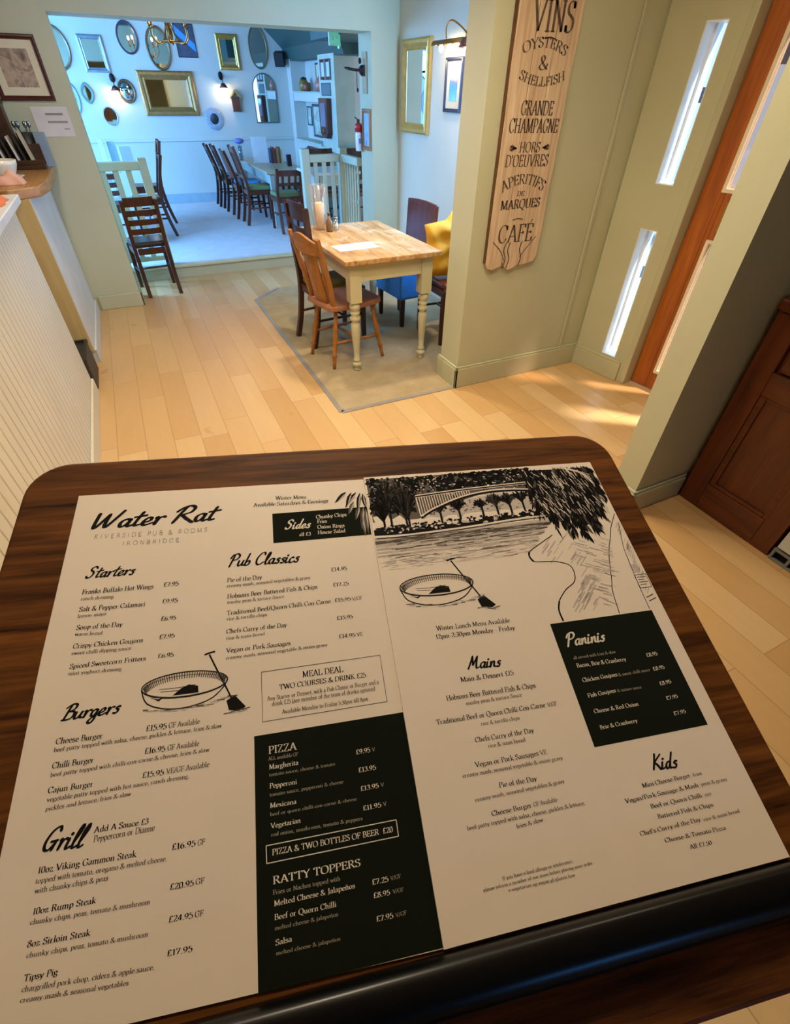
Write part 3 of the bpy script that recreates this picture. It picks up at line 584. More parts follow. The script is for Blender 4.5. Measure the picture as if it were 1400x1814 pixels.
INK = plain('black_ink', '141312', 0.8, var=0.05, scale=90, spec=0.1); INKM = plain('grey_ink', '574f48', 0.7, var=0.05, spec=0.2); INKG = plain('light_grey_ink', '8d867d', 0.6, var=0.05)
INKL = plain('pale_wash', 'b3a99f', 0.7, var=0.1, scale=120); PRINT = plain('black_green_print', '12170f', 0.9, var=0.08, spec=0.1); WHITE = plain('white_lettering', 'd8cfbd', 0.6, var=0.02); DIM = plain('dim_white_lettering', '8d8677', 0.6, var=0.02)
PAPER = plain('menu_paper', 'dccfbf', 0.55, var=0.015, scale=25)
TEXT = r"""kw|Water Rat|-204.2 -28.4 -118.0 -29.1 14.0
ga|RIVERSIDE PUB & ROOMS|-199.9 -37.4 -122.8 -39.1 3.7
ga|IRONBRIDGE|-180.2 -44.7 -142.0 -45.8 3.4
kw|Starters|-200.4 -68.2 -169.9 -68.8 8.3
ks|Franks Buffalo Hot Wings|-200.4 -80.0 -155.9 -81.1 3.4
ms|ranch dressing|-200.3 -84.4 -180.3 -85.1 1.9
ks|£7.95|-149.5 -80.6 -139.8 -80.9 3.3
ks|Salt & Pepper Calamari|-200.1 -92.3 -159.9 -93.4 3.3
ms|lemon mayo|-200.2 -96.5 -183.2 -96.9 1.8
ks|£9.95|-149.4 -92.9 -139.5 -93.3 3.1
ks|Soup of the Day|-199.6 -104.6 -172.2 -105.9 3.1
ms|warm bread|-199.7 -108.6 -183.5 -109.7 1.7
ks|£6.95|-149.1 -105.2 -139.7 -105.6 3.0
ks|Crispy Chicken Goujons|-199.4 -116.8 -158.5 -118.2 3.0
ms|sweet chilli dipping sauce|-199.5 -120.9 -165.1 -122.2 1.7
ks|£7.95|-149.0 -117.6 -139.5 -117.9 2.9
ks|Spiced Sweetcorn Fritters|-199.0 -129.4 -155.6 -130.3 2.9
ms|mint yoghurt dressing|-199.1 -133.3 -169.0 -134.6 1.6
ks|£6.95|-148.8 -129.9 -139.2 -130.2 2.8
ks|Winter Menu|-72.2 -14.9 -48.2 -15.6 3.4
ks|Available Saturdays & Evenings|-89.2 -20.0 -31.3 -21.2 3.4
xw|Sides|-66.3 -42.9 -47.5 -43.4 8.0
xs|all £3|-55.9 -50.1 -47.2 -50.3 2.9
xs|Chunky Chips|-42.0 -35.8 -18.2 -35.6 3.3
xs|Fries|-41.5 -40.0 -34.0 -40.2 3.2
xs|Onion Rings|-41.7 -45.0 -20.9 -45.5 3.2
xs|House Salad|-41.8 -49.9 -20.7 -50.3 3.1
kw|Pub Classics|-107.6 -70.0 -57.8 -71.9 9.4
ks|Pie of the Day|-107.6 -82.4 -83.9 -82.6 3.3
ms|creamy mash, seasonal vegetables & gravy|-107.7 -86.4 -50.2 -86.6 1.9
ks|£14.95|-34.9 -82.4 -23.3 -82.6 3.1
ks|Hobsons Beer Battered Fish & Chips|-107.3 -94.6 -45.8 -94.7 3.2
ms|mushy peas & tartare Sauce|-107.4 -98.6 -69.2 -98.8 1.8
ks|£17.25|-34.8 -94.6 -23.4 -94.7 2.9
ks|Traditional Beef/Quorn Chilli-Con-Carne|-107.3 -106.7 -37.5 -106.7 3.1
ms|rice & tortilla chips|-107.4 -110.5 -81.1 -110.6 1.7
ks|£15.95|-34.8 -106.5 -23.2 -106.7 2.8
ms|V/GF|-22.3 -107.0 -15.3 -106.9 2.0
ks|Chefs Curry of the Day|-107.4 -119.5 -68.4 -120.0 3.0
ms|rice & naan bread|-107.4 -123.7 -82.9 -123.8 1.6
ks|£15.95|-34.7 -119.6 -23.4 -119.9 2.8
ks|Vegan or Pork Sausages|-107.2 -132.3 -66.5 -132.8 3.0
ms|creamy mash, seasonal vegetable & onion gravy|-107.3 -136.7 -42.6 -136.7 1.6
ks|£14.95|-34.7 -132.6 -23.5 -133.0 2.8
ms|VE|-22.3 -133.0 -18.5 -133.0 1.9
ks|MEAL DEAL|-60.2 -154.6 -34.2 -154.9 3.7
ks|TWO COURSES & DRINK £25|-74.8 -160.1 -19.9 -160.3 3.0
ms|Any Starter or Dessert, with a Pub Classic or Burger and a|-82.3 -165.7 -12.4 -165.6 1.9
ms|drink £25 (see member of the team of drinks options)|-79.6 -169.1 -15.4 -169.4 1.9
ms|Available Monday to Friday 5:30pm till 8pm|-73.8 -174.6 -20.5 -174.8 1.8
xs|PIZZA|-82.3 -195.3 -66.3 -195.5 3.9
ys|ALL available GF|-82.5 -198.8 -65.6 -199.0 1.4
xs|Margherita|-82.2 -203.4 -65.7 -203.6 2.5
ys|tomato sauce, cheese & tomato|-82.3 -207.0 -44.8 -207.4 1.3
xs|£9.95|-32.0 -203.8 -23.4 -203.8 2.6
ys|V|-22.2 -203.8 -20.5 -203.8 1.5
xs|Pepperoni|-82.2 -212.9 -67.1 -213.2 2.4
ys|tomato sauce, pepperoni & cheese|-82.3 -216.9 -41.1 -217.2 1.3
xs|£13.95|-31.8 -213.3 -21.4 -213.4 2.5
xs|Mexicana|-82.2 -222.4 -67.9 -222.7 2.3
ys|beef or quorn chilli-con-carne & cheese|-82.3 -226.2 -34.4 -226.8 1.2
xs|£13.95|-31.8 -222.7 -21.2 -222.8 2.4
ys|V|-19.9 -222.6 -18.1 -222.6 1.4
xs|Vegetarian|-82.0 -231.9 -66.1 -231.9 2.3
xs|£11.95|-31.7 -232.3 -21.2 -232.3 2.3
ys|V|-19.9 -232.2 -18.1 -232.1 1.4
ys|red onion, mushroom, tomato & peppers|-82.0 -235.6 -32.5 -236.6 1.3
xs|PIZZA & TWO BOTTLES OF BEER  £20|-81.7 -243.9 -16.7 -244.9 2.6
xs|RATTY TOPPERS|-81.7 -256.1 -36.3 -256.7 3.2
ys|Fries or Nachos topped with|-81.8 -260.4 -47.5 -260.8 1.4
xs|Melted Cheese & Jalapeños|-81.4 -265.0 -40.3 -265.2 2.2
xs|£7.25|-31.4 -265.6 -22.6 -265.8 2.3
ys|V/GF|-21.4 -265.6 -15.9 -265.5 1.3
xs|Beef or Quorn Chilli|-81.4 -270.4 -50.6 -270.9 2.2
ys|melted cheese & jalapeños|-81.4 -274.3 -50.1 -274.7 1.2
xs|£8.95|-31.5 -271.1 -22.7 -271.3 2.2
ys|V/GF|-21.2 -271.1 -15.4 -271.2 1.2
xs|Salsa|-81.2 -280.0 -73.3 -279.9 2.1
ys|melted cheese & jalapeños|-81.1 -283.6 -50.0 -284.1 1.1
xs|£7.95|-31.4 -280.5 -22.6 -280.7 2.2
ys|V/GF|-21.3 -280.7 -15.6 -280.6 1.2
kw|Burgers|-198.3 -159.3 -167.5 -159.5 8.2
ks|Cheese Burger|-198.5 -171.7 -174.2 -172.4 3.1
ms|beef patty topped with salsa, cheese, pickles & lettuce, fries & slaw|-198.7 -175.7 -108.9 -176.7 1.7
ks|£15.95|-151.2 -172.3 -139.9 -172.7 3.2
ms|GF Available|-138.7 -172.6 -121.5 -172.7 2.2
ks|Chilli Burger|-197.9 -184.0 -176.9 -184.3 3.0
ms|beef patty topped with chilli-con-carne & cheese, fries & slaw|-197.9 -188.1 -115.4 -188.6 1.6
ks|£16.95|-150.7 -184.3 -139.6 -184.7 3.1
ms|GF Available|-138.4 -184.5 -121.2 -184.6 2.1
ks|Cajun Burger|-197.6 -195.8 -175.3 -196.3 2.8
ms|vegetable patty topped with hot sauce, ranch dressing,|-197.2 -199.9 -125.7 -200.5 1.6
ms|pickles and lettuce, fries & slaw|-197.0 -204.1 -155.3 -204.0 1.5
ks|£15.95|-150.6 -196.4 -139.3 -196.7 2.9
ms|VE/GF Available|-138.0 -196.5 -115.1 -196.5 2.0
kw|Grill|-195.9 -221.8 -176.6 -223.3 9.6
ks|Add A Sauce £3|-171.5 -218.1 -145.0 -218.7 2.6
ms|Peppercorn or Dianne|-171.1 -222.3 -141.6 -222.3 2.1
ks|10oz Viking Gammon Steak|-195.0 -231.0 -149.5 -232.3 2.7
ms|topped with tomato, oregano & melted cheese,|-195.2 -235.0 -134.3 -236.7 1.6
ms|with chunky chips & peas|-194.7 -238.9 -161.7 -239.7 1.6
ks|£16.95|-132.4 -232.5 -120.6 -232.9 2.7
ms|GF|-119.5 -232.9 -116.0 -232.9 1.9
ks|10oz Rump Steak|-193.8 -247.1 -166.0 -247.9 2.5
ms|chunky chips, peas, tomato & mushroom|-194.1 -250.8 -140.8 -253.0 1.5
ks|£20.95|-132.0 -249.1 -120.6 -249.5 2.5
ms|GF|-119.7 -249.3 -115.5 -249.4 1.8
ks|8oz Sirloin Steak|-193.5 -259.0 -166.6 -259.9 2.4
ms|chunky chips, peas, tomato & mushroom|-193.0 -262.8 -140.4 -265.2 1.4
ks|£24.95|-131.6 -261.8 -120.3 -262.2 2.4
ms|GF|-119.4 -262.1 -115.4 -262.3 1.7
ks|Tipsy Pig|-192.3 -270.9 -178.4 -271.3 2.3
ms|chargrilled pork chop, ciders & apple sauce,|-192.4 -274.4 -136.5 -277.8 1.4
ms|creamy mash & seasonal vegetables|-192.2 -277.9 -147.2 -281.0 1.3
ks|£17.95|-131.3 -274.2 -119.8 -274.6 2.2
ks|Winter Lunch Menu Available|32.6 -136.9 86.8 -137.9 3.3
ks|12pm-2:30pm Monday - Friday|30.9 -142.6 88.9 -143.5 3.2
kw|Mains|47.9 -165.3 70.6 -166.7 8.1
ks|Main & Dessert £15|40.9 -172.9 78.0 -173.5 3.1
ks|Hobsons Beer Battered Fish & Chips|28.9 -182.8 90.4 -183.6 3.1
ms|mushy peas & tartare Sauce|40.8 -187.3 79.2 -187.5 1.7
ks|Traditional Beef or Quorn Chilli-Con-Carne|19.3 -195.6 92.8 -196.2 2.9
ms|V/GF|94.3 -196.4 100.9 -196.4 1.8
ms|rice & tortilla chips|47.3 -200.4 73.2 -200.8 1.6
ks|Chefs Curry of the Day|41.0 -209.1 79.9 -209.4 2.8
ms|rice & naan bread|48.3 -213.3 72.8 -213.6 1.7
ks|Vegan or Pork Sausages|37.5 -222.1 78.5 -222.3 2.7
ms|VE|79.7 -222.5 84.0 -222.4 1.9
ms|creamy mash, seasonal vegetable & onion gravy|28.4 -226.2 93.0 -226.9 1.6
ks|Pie of the Day|48.8 -234.7 72.8 -235.0 2.6
ms|creamy mash, seasonal vegetables & gravy|32.6 -239.1 89.3 -238.9 1.5
ks|Cheese Burger|40.4 -247.4 65.1 -247.3 2.4
ms|GF Available|66.3 -247.3 81.5 -247.2 1.6
ms|beef patty topped with salsa, cheese, pickles & lettuce,|24.5 -251.5 97.5 -251.5 1.5
ms|fries & slaw|52.9 -255.6 69.5 -255.0 1.5
ms|If you have a food allergy or intolerance,|37.8 -276.3 79.7 -276.0 1.2
ms|please inform a member of our team before placing your order.|26.2 -279.0 91.1 -278.8 1.1
ms|v-vegetarian vg-vegan gf-gluten free|39.5 -281.5 78.5 -282.0 1.1
xw|Paninis|122.1 -160.2 152.3 -160.4 8.7
ys|all served with fries & slaw|123.7 -169.7 156.5 -169.7 1.5
xs|Bacon, Brie & Cranberry|124.1 -175.3 161.8 -176.0 2.7
xs|£8.95|178.4 -175.6 187.3 -175.5 2.6
xs|Chicken Goujons|124.3 -185.1 150.7 -184.9 2.6
ys|& sweet chilli sauce|151.6 -185.2 176.2 -185.1 1.5
xs|£8.95|178.6 -185.3 187.8 -185.1 2.5
xs|Fish Goujons|124.0 -195.1 145.0 -194.6 2.5
ys|& tartare sauce|146.0 -194.8 164.3 -195.0 1.4
xs|£8.95|178.6 -195.2 187.7 -194.9 2.4
xs|Cheese & Red Onion|124.2 -204.9 157.0 -205.1 2.4
xs|£7.95|178.5 -204.8 187.5 -204.6 2.3
xs|Brie & Cranberry|124.2 -214.7 151.4 -214.5 2.3
xs|£7.95|178.8 -214.6 188.1 -214.4 2.3
kw|Kids|147.4 -241.6 165.2 -243.1 8.3
ks|Mini Cheese Burger|137.1 -249.6 170.9 -249.5 2.3
ms|fries|172.9 -249.5 179.2 -249.5 1.4
ks|Vegan/Pork Sausage & Mash|122.7 -255.2 173.4 -255.1 2.2
ms|peas & gravy|175.5 -255.0 194.1 -255.2 1.4
ks|Beef or Quorn Chilli|137.2 -260.4 172.6 -260.5 2.2
ms|rice|174.8 -260.6 179.3 -260.4 1.4
ks|Battered Fish & Chips|139.1 -265.8 177.2 -266.1 2.1
ks|Chef's Curry of the Day|124.2 -271.7 164.9 -271.6 2.1
ms|rice & naan bread|166.9 -272.0 192.4 -271.7 1.3
ks|Cheese & Tomato Pizza|137.7 -277.2 178.5 -278.0 2.0
ks|All £7.50|151.1 -282.7 165.7 -283.1 2.0"""
mm = 0.001
def menu(name, label, outline, thick, ztop):
    M = LM @ Matrix.Diagonal((mm, mm, mm, 1)); r = thing(name, label, 'menu', group='menu sheets on the lectern', M=LM.copy())
    obj('sheet', MB().prism([(x*mm, y*mm) for x, y in outline], (ztop-thick)*mm, ztop*mm), PAPER, r)
    return r
left = menu('menu_sheet', 'left menu sheet on the lectern with pub name, starters, burgers, grill and pizza', [(-216.2, 2.5), (-216.2, -120), (-212, -292), (-144.5, -294), (0.5, -297), (0.5, -0.6)], 0.4, -1.7)
right = menu('menu_sheet', 'right menu sheet with ink river picture, mains, paninis and kids lists', [(0, 0), (0, -297), (210, -297), (210, 0)], 1.5, 0.0)
sc_ = lambda z: Matrix.Diagonal((mm, mm, mm, 1))
def inkobj(name, mbs, mat, parent, **k):
    mbs.v = [(x*mm, y*mm, z*mm) for x, y, z in mbs.v]; return flatobj(name, mbs, mat, parent, **k)
ZL, ZR = -1.7, 0.0
buf = {}
for ln in TEXT.strip().split('\n'):
    a, s, nums = ln.split('|'); X0, Y0, X1, Y1, h = map(float, nums.split())
    side = 'L' if X0 < 0 else 'R'
    if side == 'L':
        blk = ('masthead' if Y0 > -60 else 'starters' if Y0 > -145 else 'burgers' if Y0 > -208 else 'grill') if X0 < -110 else ('season line' if Y0 > -25 else 'sides' if Y0 > -60 else 'pub classics' if Y0 > -145 else 'meal deal' if Y0 > -180 else 'pizza' if Y0 > -238 else 'beer offer' if Y0 > -250 else 'toppers')
        if X0 < -145 and a[0] in 'km' and -300 < Y0 and 'add a sauce' in s.lower(): blk = 'grill'
    else: blk = ('paninis' if a[0] in 'xy' else 'season line' if Y0 > -150 else 'small print' if Y0 < -265 and X0 < 120 else 'kids' if X0 > 120 else 'mains')
    key = (side, a[0], blk); b = buf.setdefault(key, MB())
    if a[0] in 'my': h *= 1.35
    write(b, s, X0, Y0, X1, Y1, h, a[1], (ZL if side == 'L' else ZR)+0.10, 0.95 if a[1] == 's' and a[0] in 'kx' else 1.15 if a[1] == 'w' else 1.0)
panels = {}
panels['sides'] = inkobj('printed_panel', MB().flat([(-75.1, -54.2), (-1.0, -54.4), (-1.0, -28.3), (-75.2, -27.8)], ZL+0.05), PRINT, left, label='black panel listing the sides')
panels['pizza'] = inkobj('printed_panel', MB().flat([(-89.6, -295.4), (0.3, -296.6), (0.3, -184.9), (-90.3, -184.6)], ZL+0.05), PRINT, left, label='tall black panel listing pizzas and toppers')
panels['panini'] = inkobj('printed_panel', MB().flat([(115.9, -143.1), (115.9, -223.8), (199.3, -223.5), (199.3, -143.1)], ZR+0.05), PRINT, right, label='black panel listing paninis')
for (side, c, blk), b in buf.items():
    m_ = {'k': INK, 'm': INKM, 'g': INKG, 'x': WHITE, 'y': DIM}[c]; par = left if side == 'L' else right
    if c in 'xy': par = panels[{'sides': 'sides', 'paninis': 'panini'}.get(blk, 'pizza')]
    inkobj('lettering', b, m_, par, label='%s %s' % ({'k': 'black', 'm': 'small grey', 'g': 'light grey', 'x': 'white', 'y': 'small dim white'}[c], blk))
def outline(mb_, pts, w, z):
    for p, q_ in zip(pts, pts[1:]+pts[:1]): stroke(mb_, [p, q_], lambda a: w, 0, z, lambda x, y: (x, y))
b = MB(); outline(b, [(-85.5, -147.7), (-8.9, -147.6), (-8.9, -177.2), (-85.4, -177.4)], 0.35, ZL+0.08); inkobj('ruled_box', b, INKM, left)
b = MB(); outline(b, [(-84.7, -239.2), (-14.0, -239.7), (-14.0, -247.4), (-84.6, -246.9)], 0.45, ZL+0.1); inkobj('ruled_box', b, WHITE, panels['pizza'])

# ink drawings
I_ = lambda x, y: (x, y)
def S(mb_, pts, w, z, k=5, taper=False):
    P = smooth_pts(pts, k) if len(pts) > 2 else pts
    stroke(mb_, P, lambda a: w, 0, z, I_)
def leaf(mb_, x, y, L, w, a, z):
    c, s = math.cos(a), math.sin(a); pts = [(0, 0), (0.3, 0.5), (0.6, 0.42), (1, 0), (0.6, -0.42), (0.3, -0.5)]
    P = [(x+c*u*L-s*v*w, y+s*u*L+c*v*w) for u, v in pts][::-1]; mb_.flat(P[::-1][::-1], z)
def blob(mb_, x, y, rx, ry, z, n=9, rnd=random):
    ph = rnd.random()*6; P = []
    for k in range(n):
        t = 2*PI*k/n; r = 0.72+0.5*rnd.random(); P.append((x+rx*r*math.cos(t+ph), y+ry*r*math.sin(t+ph)))
    mb_.flat(P, z)
def clampx(mb_, lo, hi, top=-0.3):
    mb_.v = [(min(max(x, lo), hi), min(y, top), z) for x, y, z in mb_.v]
def coracle(mk, mg, ml, ox, oy, s, z):
    """round basket boat with a paddle standing in it"""
    P = lambda x, y: (ox+x*s, oy+y*s)
    el = lambda cx, cy, rx, ry, a0, a1, tilt, n=28: [P(cx+rx*math.cos(math.radians(a0+(a1-a0)*i/n)), cy+ry*math.sin(math.radians(a0+(a1-a0)*i/n))+tilt*rx*math.cos(math.radians(a0+(a1-a0)*i/n))) for i in range(n+1)]
    S(mk, el(0, 0, 50, 15, 0, 360, -0.02), 0.9*s*1.6, z, 2); S(mg, el(0, -1.5, 47, 12.5, 0, 360, -0.02), 0.8*s, z, 2)
    for i in range(46):
        t = math.radians(8+164*i/45); S(mg, [P(49*math.cos(t), 14.5*math.sin(t)), P(45*math.cos(t), 14.5*math.sin(t)-7.5)], 1.1*s, z)
        if i % 2: S(mk, [P(48*math.cos(t), 13.5*math.sin(t)), P(46*math.cos(t), 13.5*math.sin(t)-5)], 0.7*s, z)
    S(mk, [P(-50, -1), P(-42, -17), P(-20, -26), P(5, -27.5), P(30, -22), P(45, -10), P(50, 0)], 1.4*s, z)
    S(mg, [P(-30, -2), P(-10, -3), P(12, -2)], 0.7*s, z); S(mg, [P(-28, -5), P(-5, -6.5), P(16, -5)], 0.6*s, z)
    for i in range(26):
        x = -46+i*4.0; y = -20-7*math.cos((x)/34)+random.uniform(-2.5, 1); S(ml if i % 3 else mg, [P(x, y-1), P(x+random.uniform(5, 12), y-1.5)], random.uniform(0.8, 2.0)*s, z)
    mk.flat([P(-36, -12), P(-30, -13.5), P(-24, -12), P(-29, -16)][::-1], z); S(mg, [P(-38, -11), P(-22, -12)], 0.7*s, z)
    mk.flat([P(-14, -11.5), P(16, -12), P(15, -4), P(4, -1), P(-4, -4)], z)                      # dark seat board
    S(mk, [P(27, 33), P(37, 12), P(47, -8), P(55, -25)], 2.0*s, z); S(mk, [P(21, 33.5), P(27, 35), P(34, 36)], 2.2*s, z)
    mk.flat([P(49, -27), P(59, -22), P(72, -37), P(64, -41), P(52, -38)], z)
    for i in range(7): S(ml if i % 2 else mg, [P(46+i*3.5, -40+random.uniform(-2, 2)), P(56+i*3.5, -40+random.uniform(-3, 2))], 1.2*s, z)
bk, bg, bl = MB(), MB(), MB()
coracle(bk, bg, bl, -131, -148.5, 0.50, ZL+0.09)
inkobj('ink_drawing', bk, INK, left, label='round basket boat with paddle'); inkobj('ink_drawing', bg, INKM, left); inkobj('ink_drawing', bl, INKL, left)
bk, bg, bl = MB(), MB(), MB()
for x, y, L, a in ((-8, -13, 18, -2.2), (-12, -13, 16, -1.95), (-5, -14, 19, -1.8), (-16, -12, 15, -2.35), (-3, -15, 16, -1.5), (-4, -28, 22, -1.75), (-2.5, -30, 24, -1.6), (-7, -27, 14, -1.9), (-6, -34, 22, -1.55), (-11, -22, 14, -2.0)):
    leaf(bg if y < -20 else bk, x, y, L, 3.6, a, ZL+0.12); leaf(bl, x+0.4, y-1, L*0.8, 1.2, a, ZL+0.14)
for m_ in (bk, bg, bl): m_.v = [(min(x, -0.2), y, z) for x, y, z in m_.v]
inkobj('ink_drawing', bk, INK, left); inkobj('ink_drawing', bg, INKM, left); inkobj('ink_drawing', bl, INKL, left)
# river picture: woods, iron bridge, bank, water, paths and the hanging willow
bk, bg, bl, bp = MB(), MB(), MB(), MB()
rnd = random.Random(11)
z1, z2, z3, z4, z5 = 0.04, 0.07, 0.10, 0.13, 0.16
bg.flat([(1.5, -3), (1.5, -45), (38, -45), (70, -33), (100, -25), (146, -25), (146, -2)][::1], z1)
for i in range(950):
    x = rnd.uniform(2, 146); y = rnd.uniform(-26 if x > 60 else -38, -2.5)
    if x > 38 and y < -20 and x < 140: continue
    blob(bk, x, y, rnd.uniform(1.0, 3.0), rnd.uniform(0.8, 2.2), z2, 7, rnd)
for i in range(150):
    x = rnd.uniform(2, 146); y = rnd.uniform(-24, -1.2); blob(bl if rnd.random() < 0.7 else bp, x, y, rnd.uniform(0.4, 1.3), rnd.uniform(0.3, 0.8), z3, 6, rnd)
def fan(cx, cy, rx, ry, trunk):                                                # round tree of radiating strokes
    for i in range(70):
        t = rnd.uniform(0.05, PI-0.05); r = rnd.uniform(0.5, 1.0)
        S(bk if rnd.random() < 0.75 else bg, [(cx, cy-ry*0.55), (cx+rx*0.7*r*math.cos(t), cy+ry*r*math.sin(t)*0.6), (cx+rx*r*math.cos(t), cy+ry*r*math.sin(t)-rnd.uniform(0, 3))], rnd.uniform(0.7, 1.6), z3, 3)
    S(bk, [(cx, cy-ry*0.3), (cx+0.4, cy-ry*0.6), (cx, cy-trunk)], 1.8, z3, 3)
for k in range(9):
    y = -59-k*3.1; bw_ = 150-k*3.4; (bl if k % 2 == 0 else bg if k == 1 else bl).flat([(0.5, y), (0.5, y-3.1*(1-k*0.09)), (bw_*0.5, y-3.6*(1-k*0.09)+1.4), (bw_, y-3.1*(1-k*0.09)+3.2), (bw_, y+3.6), (bw_*0.5, y+1.2)], z1-0.02) if k < 6 else None
bk.flat([(1, -57), (1, -52), (20, -49), (40, -53), (62, -51), (80, -53), (100, -48), (125, -50), (148, -44), (148, -50), (118, -53), (72, -56), (28, -58)], z2)
bp.flat([(2, -40), (6, -56), (18, -54), (14, -38)][::1], z2); bp.flat([(16, -44), (22, -56), (34, -54), (24, -40)][::1], z2)
bl.flat([(42, -45), (62, -55), (140, -52), (144, -30), (112, -26.5), (84, -30), (60, -38)][::1], z1+0.01)
for cx, w in ((50, 9), (66, 7), (84, 12), (100, 8), (112, 7), (127, 9)): blob(bp, cx, -48, w, 4.5, z2-0.01, 11, rnd)
for i in range(260):
    x = rnd.uniform(44, 143); y = rnd.uniform(-42, -27)
    if y > -42+ (x-42)*0.3 and x < 84: continue
    blob(bg if rnd.random() < 0.5 else bl, x, y, rnd.uniform(0.5, 1.8), rnd.uniform(0.4, 1.0), z2, 6, rnd)
fan(10, -36, 11, 16, 18); fan(28, -28, 15, 26, 30); fan(30, -30, 13, 24, 28)
for cx, h, r_ in ((57, -37, 7), (73, -35, 9), (93, -36, 6), (106, -34, 8), (118, -34, 8), (130, -32, 8)): fan(cx, h, r_, r_*1.1, 14)
fan(16, -22, 13, 20, 30)
for i in range(260):
    x = rnd.uniform(2, 148); y = -50-(1-x/150)*4.5+rnd.uniform(-2.2, 4.5); blob(bk if rnd.random() < 0.72 else bp, x, y, rnd.uniform(0.6, 2.2), rnd.uniform(0.5, 1.4), z3, 7, rnd)
S(bp, [(2, -58.5), (28, -58.6), (72, -56.8), (119, -53.4), (150, -52.6)], 1.5, z4); S(bk, [(2, -59.8), (28, -59.9), (72, -58.2), (119, -54.9), (150, -54)], 0.6, z4)
# bridge: deck, rail, rib, uprights
rib = smooth_pts([(40.5, -43), (50, -37.6), (59.5, -33.6), (72, -29), (85, -25.6), (98, -23.6), (112, -22.7), (126, -23.2), (140, -24.6)], 5)
S(bk, [(x, y-1.3) for x, y in rib], 2.6, z4, 1); S(bp, rib, 1.3, z5, 1); S(bk, [(40, -23.4), (82, -20.3), (140, -17.8)], 1.6, z4); S(bp, [(40, -22.4), (82, -19.4), (140, -17.0)], 0.9, z5)
S(bp, [(40, -24.6), (82, -21.4), (140, -19.0)], 0.5, z5); S(bp, [(40.2, -24), (40.8, -43)], 1.0, z5)
for i in range(1, 22):
    x = 40.4+i*2.2; yt = -24.2+(x-40)*0.075; yb = min((y for a, y in rib if abs(a-x) < 2.4), default=-26)
    if yt-yb > 1.2: S(bp, [(x, yt), (x+0.3, yb)], 0.65, z5)
# water
for i in range(430):
    u = rnd.random()**1.5; y = -60-u*27; x = rnd.uniform(1, 146-u*28); Lw = rnd.uniform(4, 18)
    S(bl if rnd.random() < 0.45+0.5*u else bg, [(x, y), (min(x+Lw, 148-u*28), y+rnd.uniform(-0.3, 1.0))], rnd.uniform(0.25, 0.9)*(1.1-u*0.6), z2)
ck, cg, cl = MB(), MB(), MB(); coracle(ck, cg, cl, 40.5, -103.0, 0.555, z2)
inkobj('ink_drawing', ck, INK, right, label='round basket boat with paddle'); inkobj('ink_drawing', cg, INKM, right); inkobj('ink_drawing', cl, INKL, right)
# bank and paths
S(bk, [(144.9, -71.5), (130, -79), (120.2, -84.4), (119.0, -88.5), (121, -93), (131, -94.2), (140, -95.3), (148.5, -99), (150.5, -105), (147.5, -113.3), (138, -119), (129.5, -127), (126.5, -134), (126.5, -142.3)], 0.75, z2)
S(bk, [(120.2, -84.4), (119.0, -88.5), (121, -93)], 1.5, z3); S(bk, [(129.5, -127), (126.5, -134), (126.8, -142.3)], 1.3, z3)
S(bk, [(208.5, -57), (199, -70), (194.8, -78), (189, -88), (184.5, -98), (179, -114), (175, -125), (172.5, -142.3)], 0.6, z2); S(bk, [(208, -66), (204, -80), (201.5, -90), (200.5, -100), (199.5, -112), (198.8, -123), (198.2, -142)], 0.5, z2)
for i in range(120):
    t = rnd.random(); y = -78-t*60; xl = 128+ (26 if y < -97 else 4)*min(1, max(0, (-y-90)/10)) - (24*max(0, (-y-112)/30)); xr = 196-t*22
    x = rnd.uniform(xl+1, xr-6); q_ = rnd.uniform(4, 9); S(bl, [(x, y), (x+q_, y+q_*(0.9 if x < 158 else -0.45))], rnd.uniform(0.4, 1.2), z2)
for i in range(40):
    y = rnd.uniform(-130, -70); x = rnd.uniform(203.4-( -66-y)*0.03, 205); S(bl, [(x, y), (min(x+4, 209), y+5)], rnd.uniform(0.3, 0.7), z2)
bl.flat([(199.5, -105), (199.3, -112), (206, -112), (206, -105)], z1); outline(bg, [(199, -114), (209, -114), (209, -125), (199, -125)], 0.5, z2)
for k in range(4): S(bg, [(200.5, -116-k*2.1), (208-(k % 2)*2, -116-k*2.1)], 0.6, z2)
S(bg, [(200, -133), (207, -131)], 0.8, z2); S(bg, [(201, -136), (208, -134)], 0.8, z2)
# hanging willow
bk.flat([(147, -5), (143, -30), (150, -52), (160, -62), (170, -55), (178, -66), (190, -60), (199, -44), (203, -20), (198, -6)], z3)
for i in range(900):
    t = rnd.random(); x = rnd.uniform(140, 207); lim = -40-34*math.sin((x-136)/71*PI)**0.8-8*math.sin(x*0.55); y = rnd.uniform(lim+6, -3)
    leaf(bk if rnd.random() < 0.85 else bg, x, y, rnd.uniform(6, 13), rnd.uniform(1.6, 3.4), rnd.uniform(-1.95, -1.15)+(x-172)*0.006, z4)
for i in range(150):
    x = rnd.uniform(142, 205); y = rnd.uniform(-52, -4); S(bp if rnd.random() < 0.35 else bl, [(x, y), (x+rnd.uniform(0.5, 3), y-rnd.uniform(3, 8))], rnd.uniform(0.3, 0.8), z5)
for k in range(7): S(bp, [(168+k*2, -3-k*0.4), (186+k*2, -6-k*1.2), (203, -14-k*2.4)], 0.7, z5); 
for k in range(5): S(bk, [(199+k*1.6, -20-k*2), (203+k*1.0, -34-k*1.5)], 0.8, z5)
for m_ in (bk, bg, bl, bp): clampx(m_, 0.4, 209.6)
inkobj('ink_drawing', bk, INK, right); inkobj('ink_drawing', bg, INKM, right); inkobj('ink_drawing', bl, INKL, right); inkobj('ink_drawing', bp, PAPER, right)

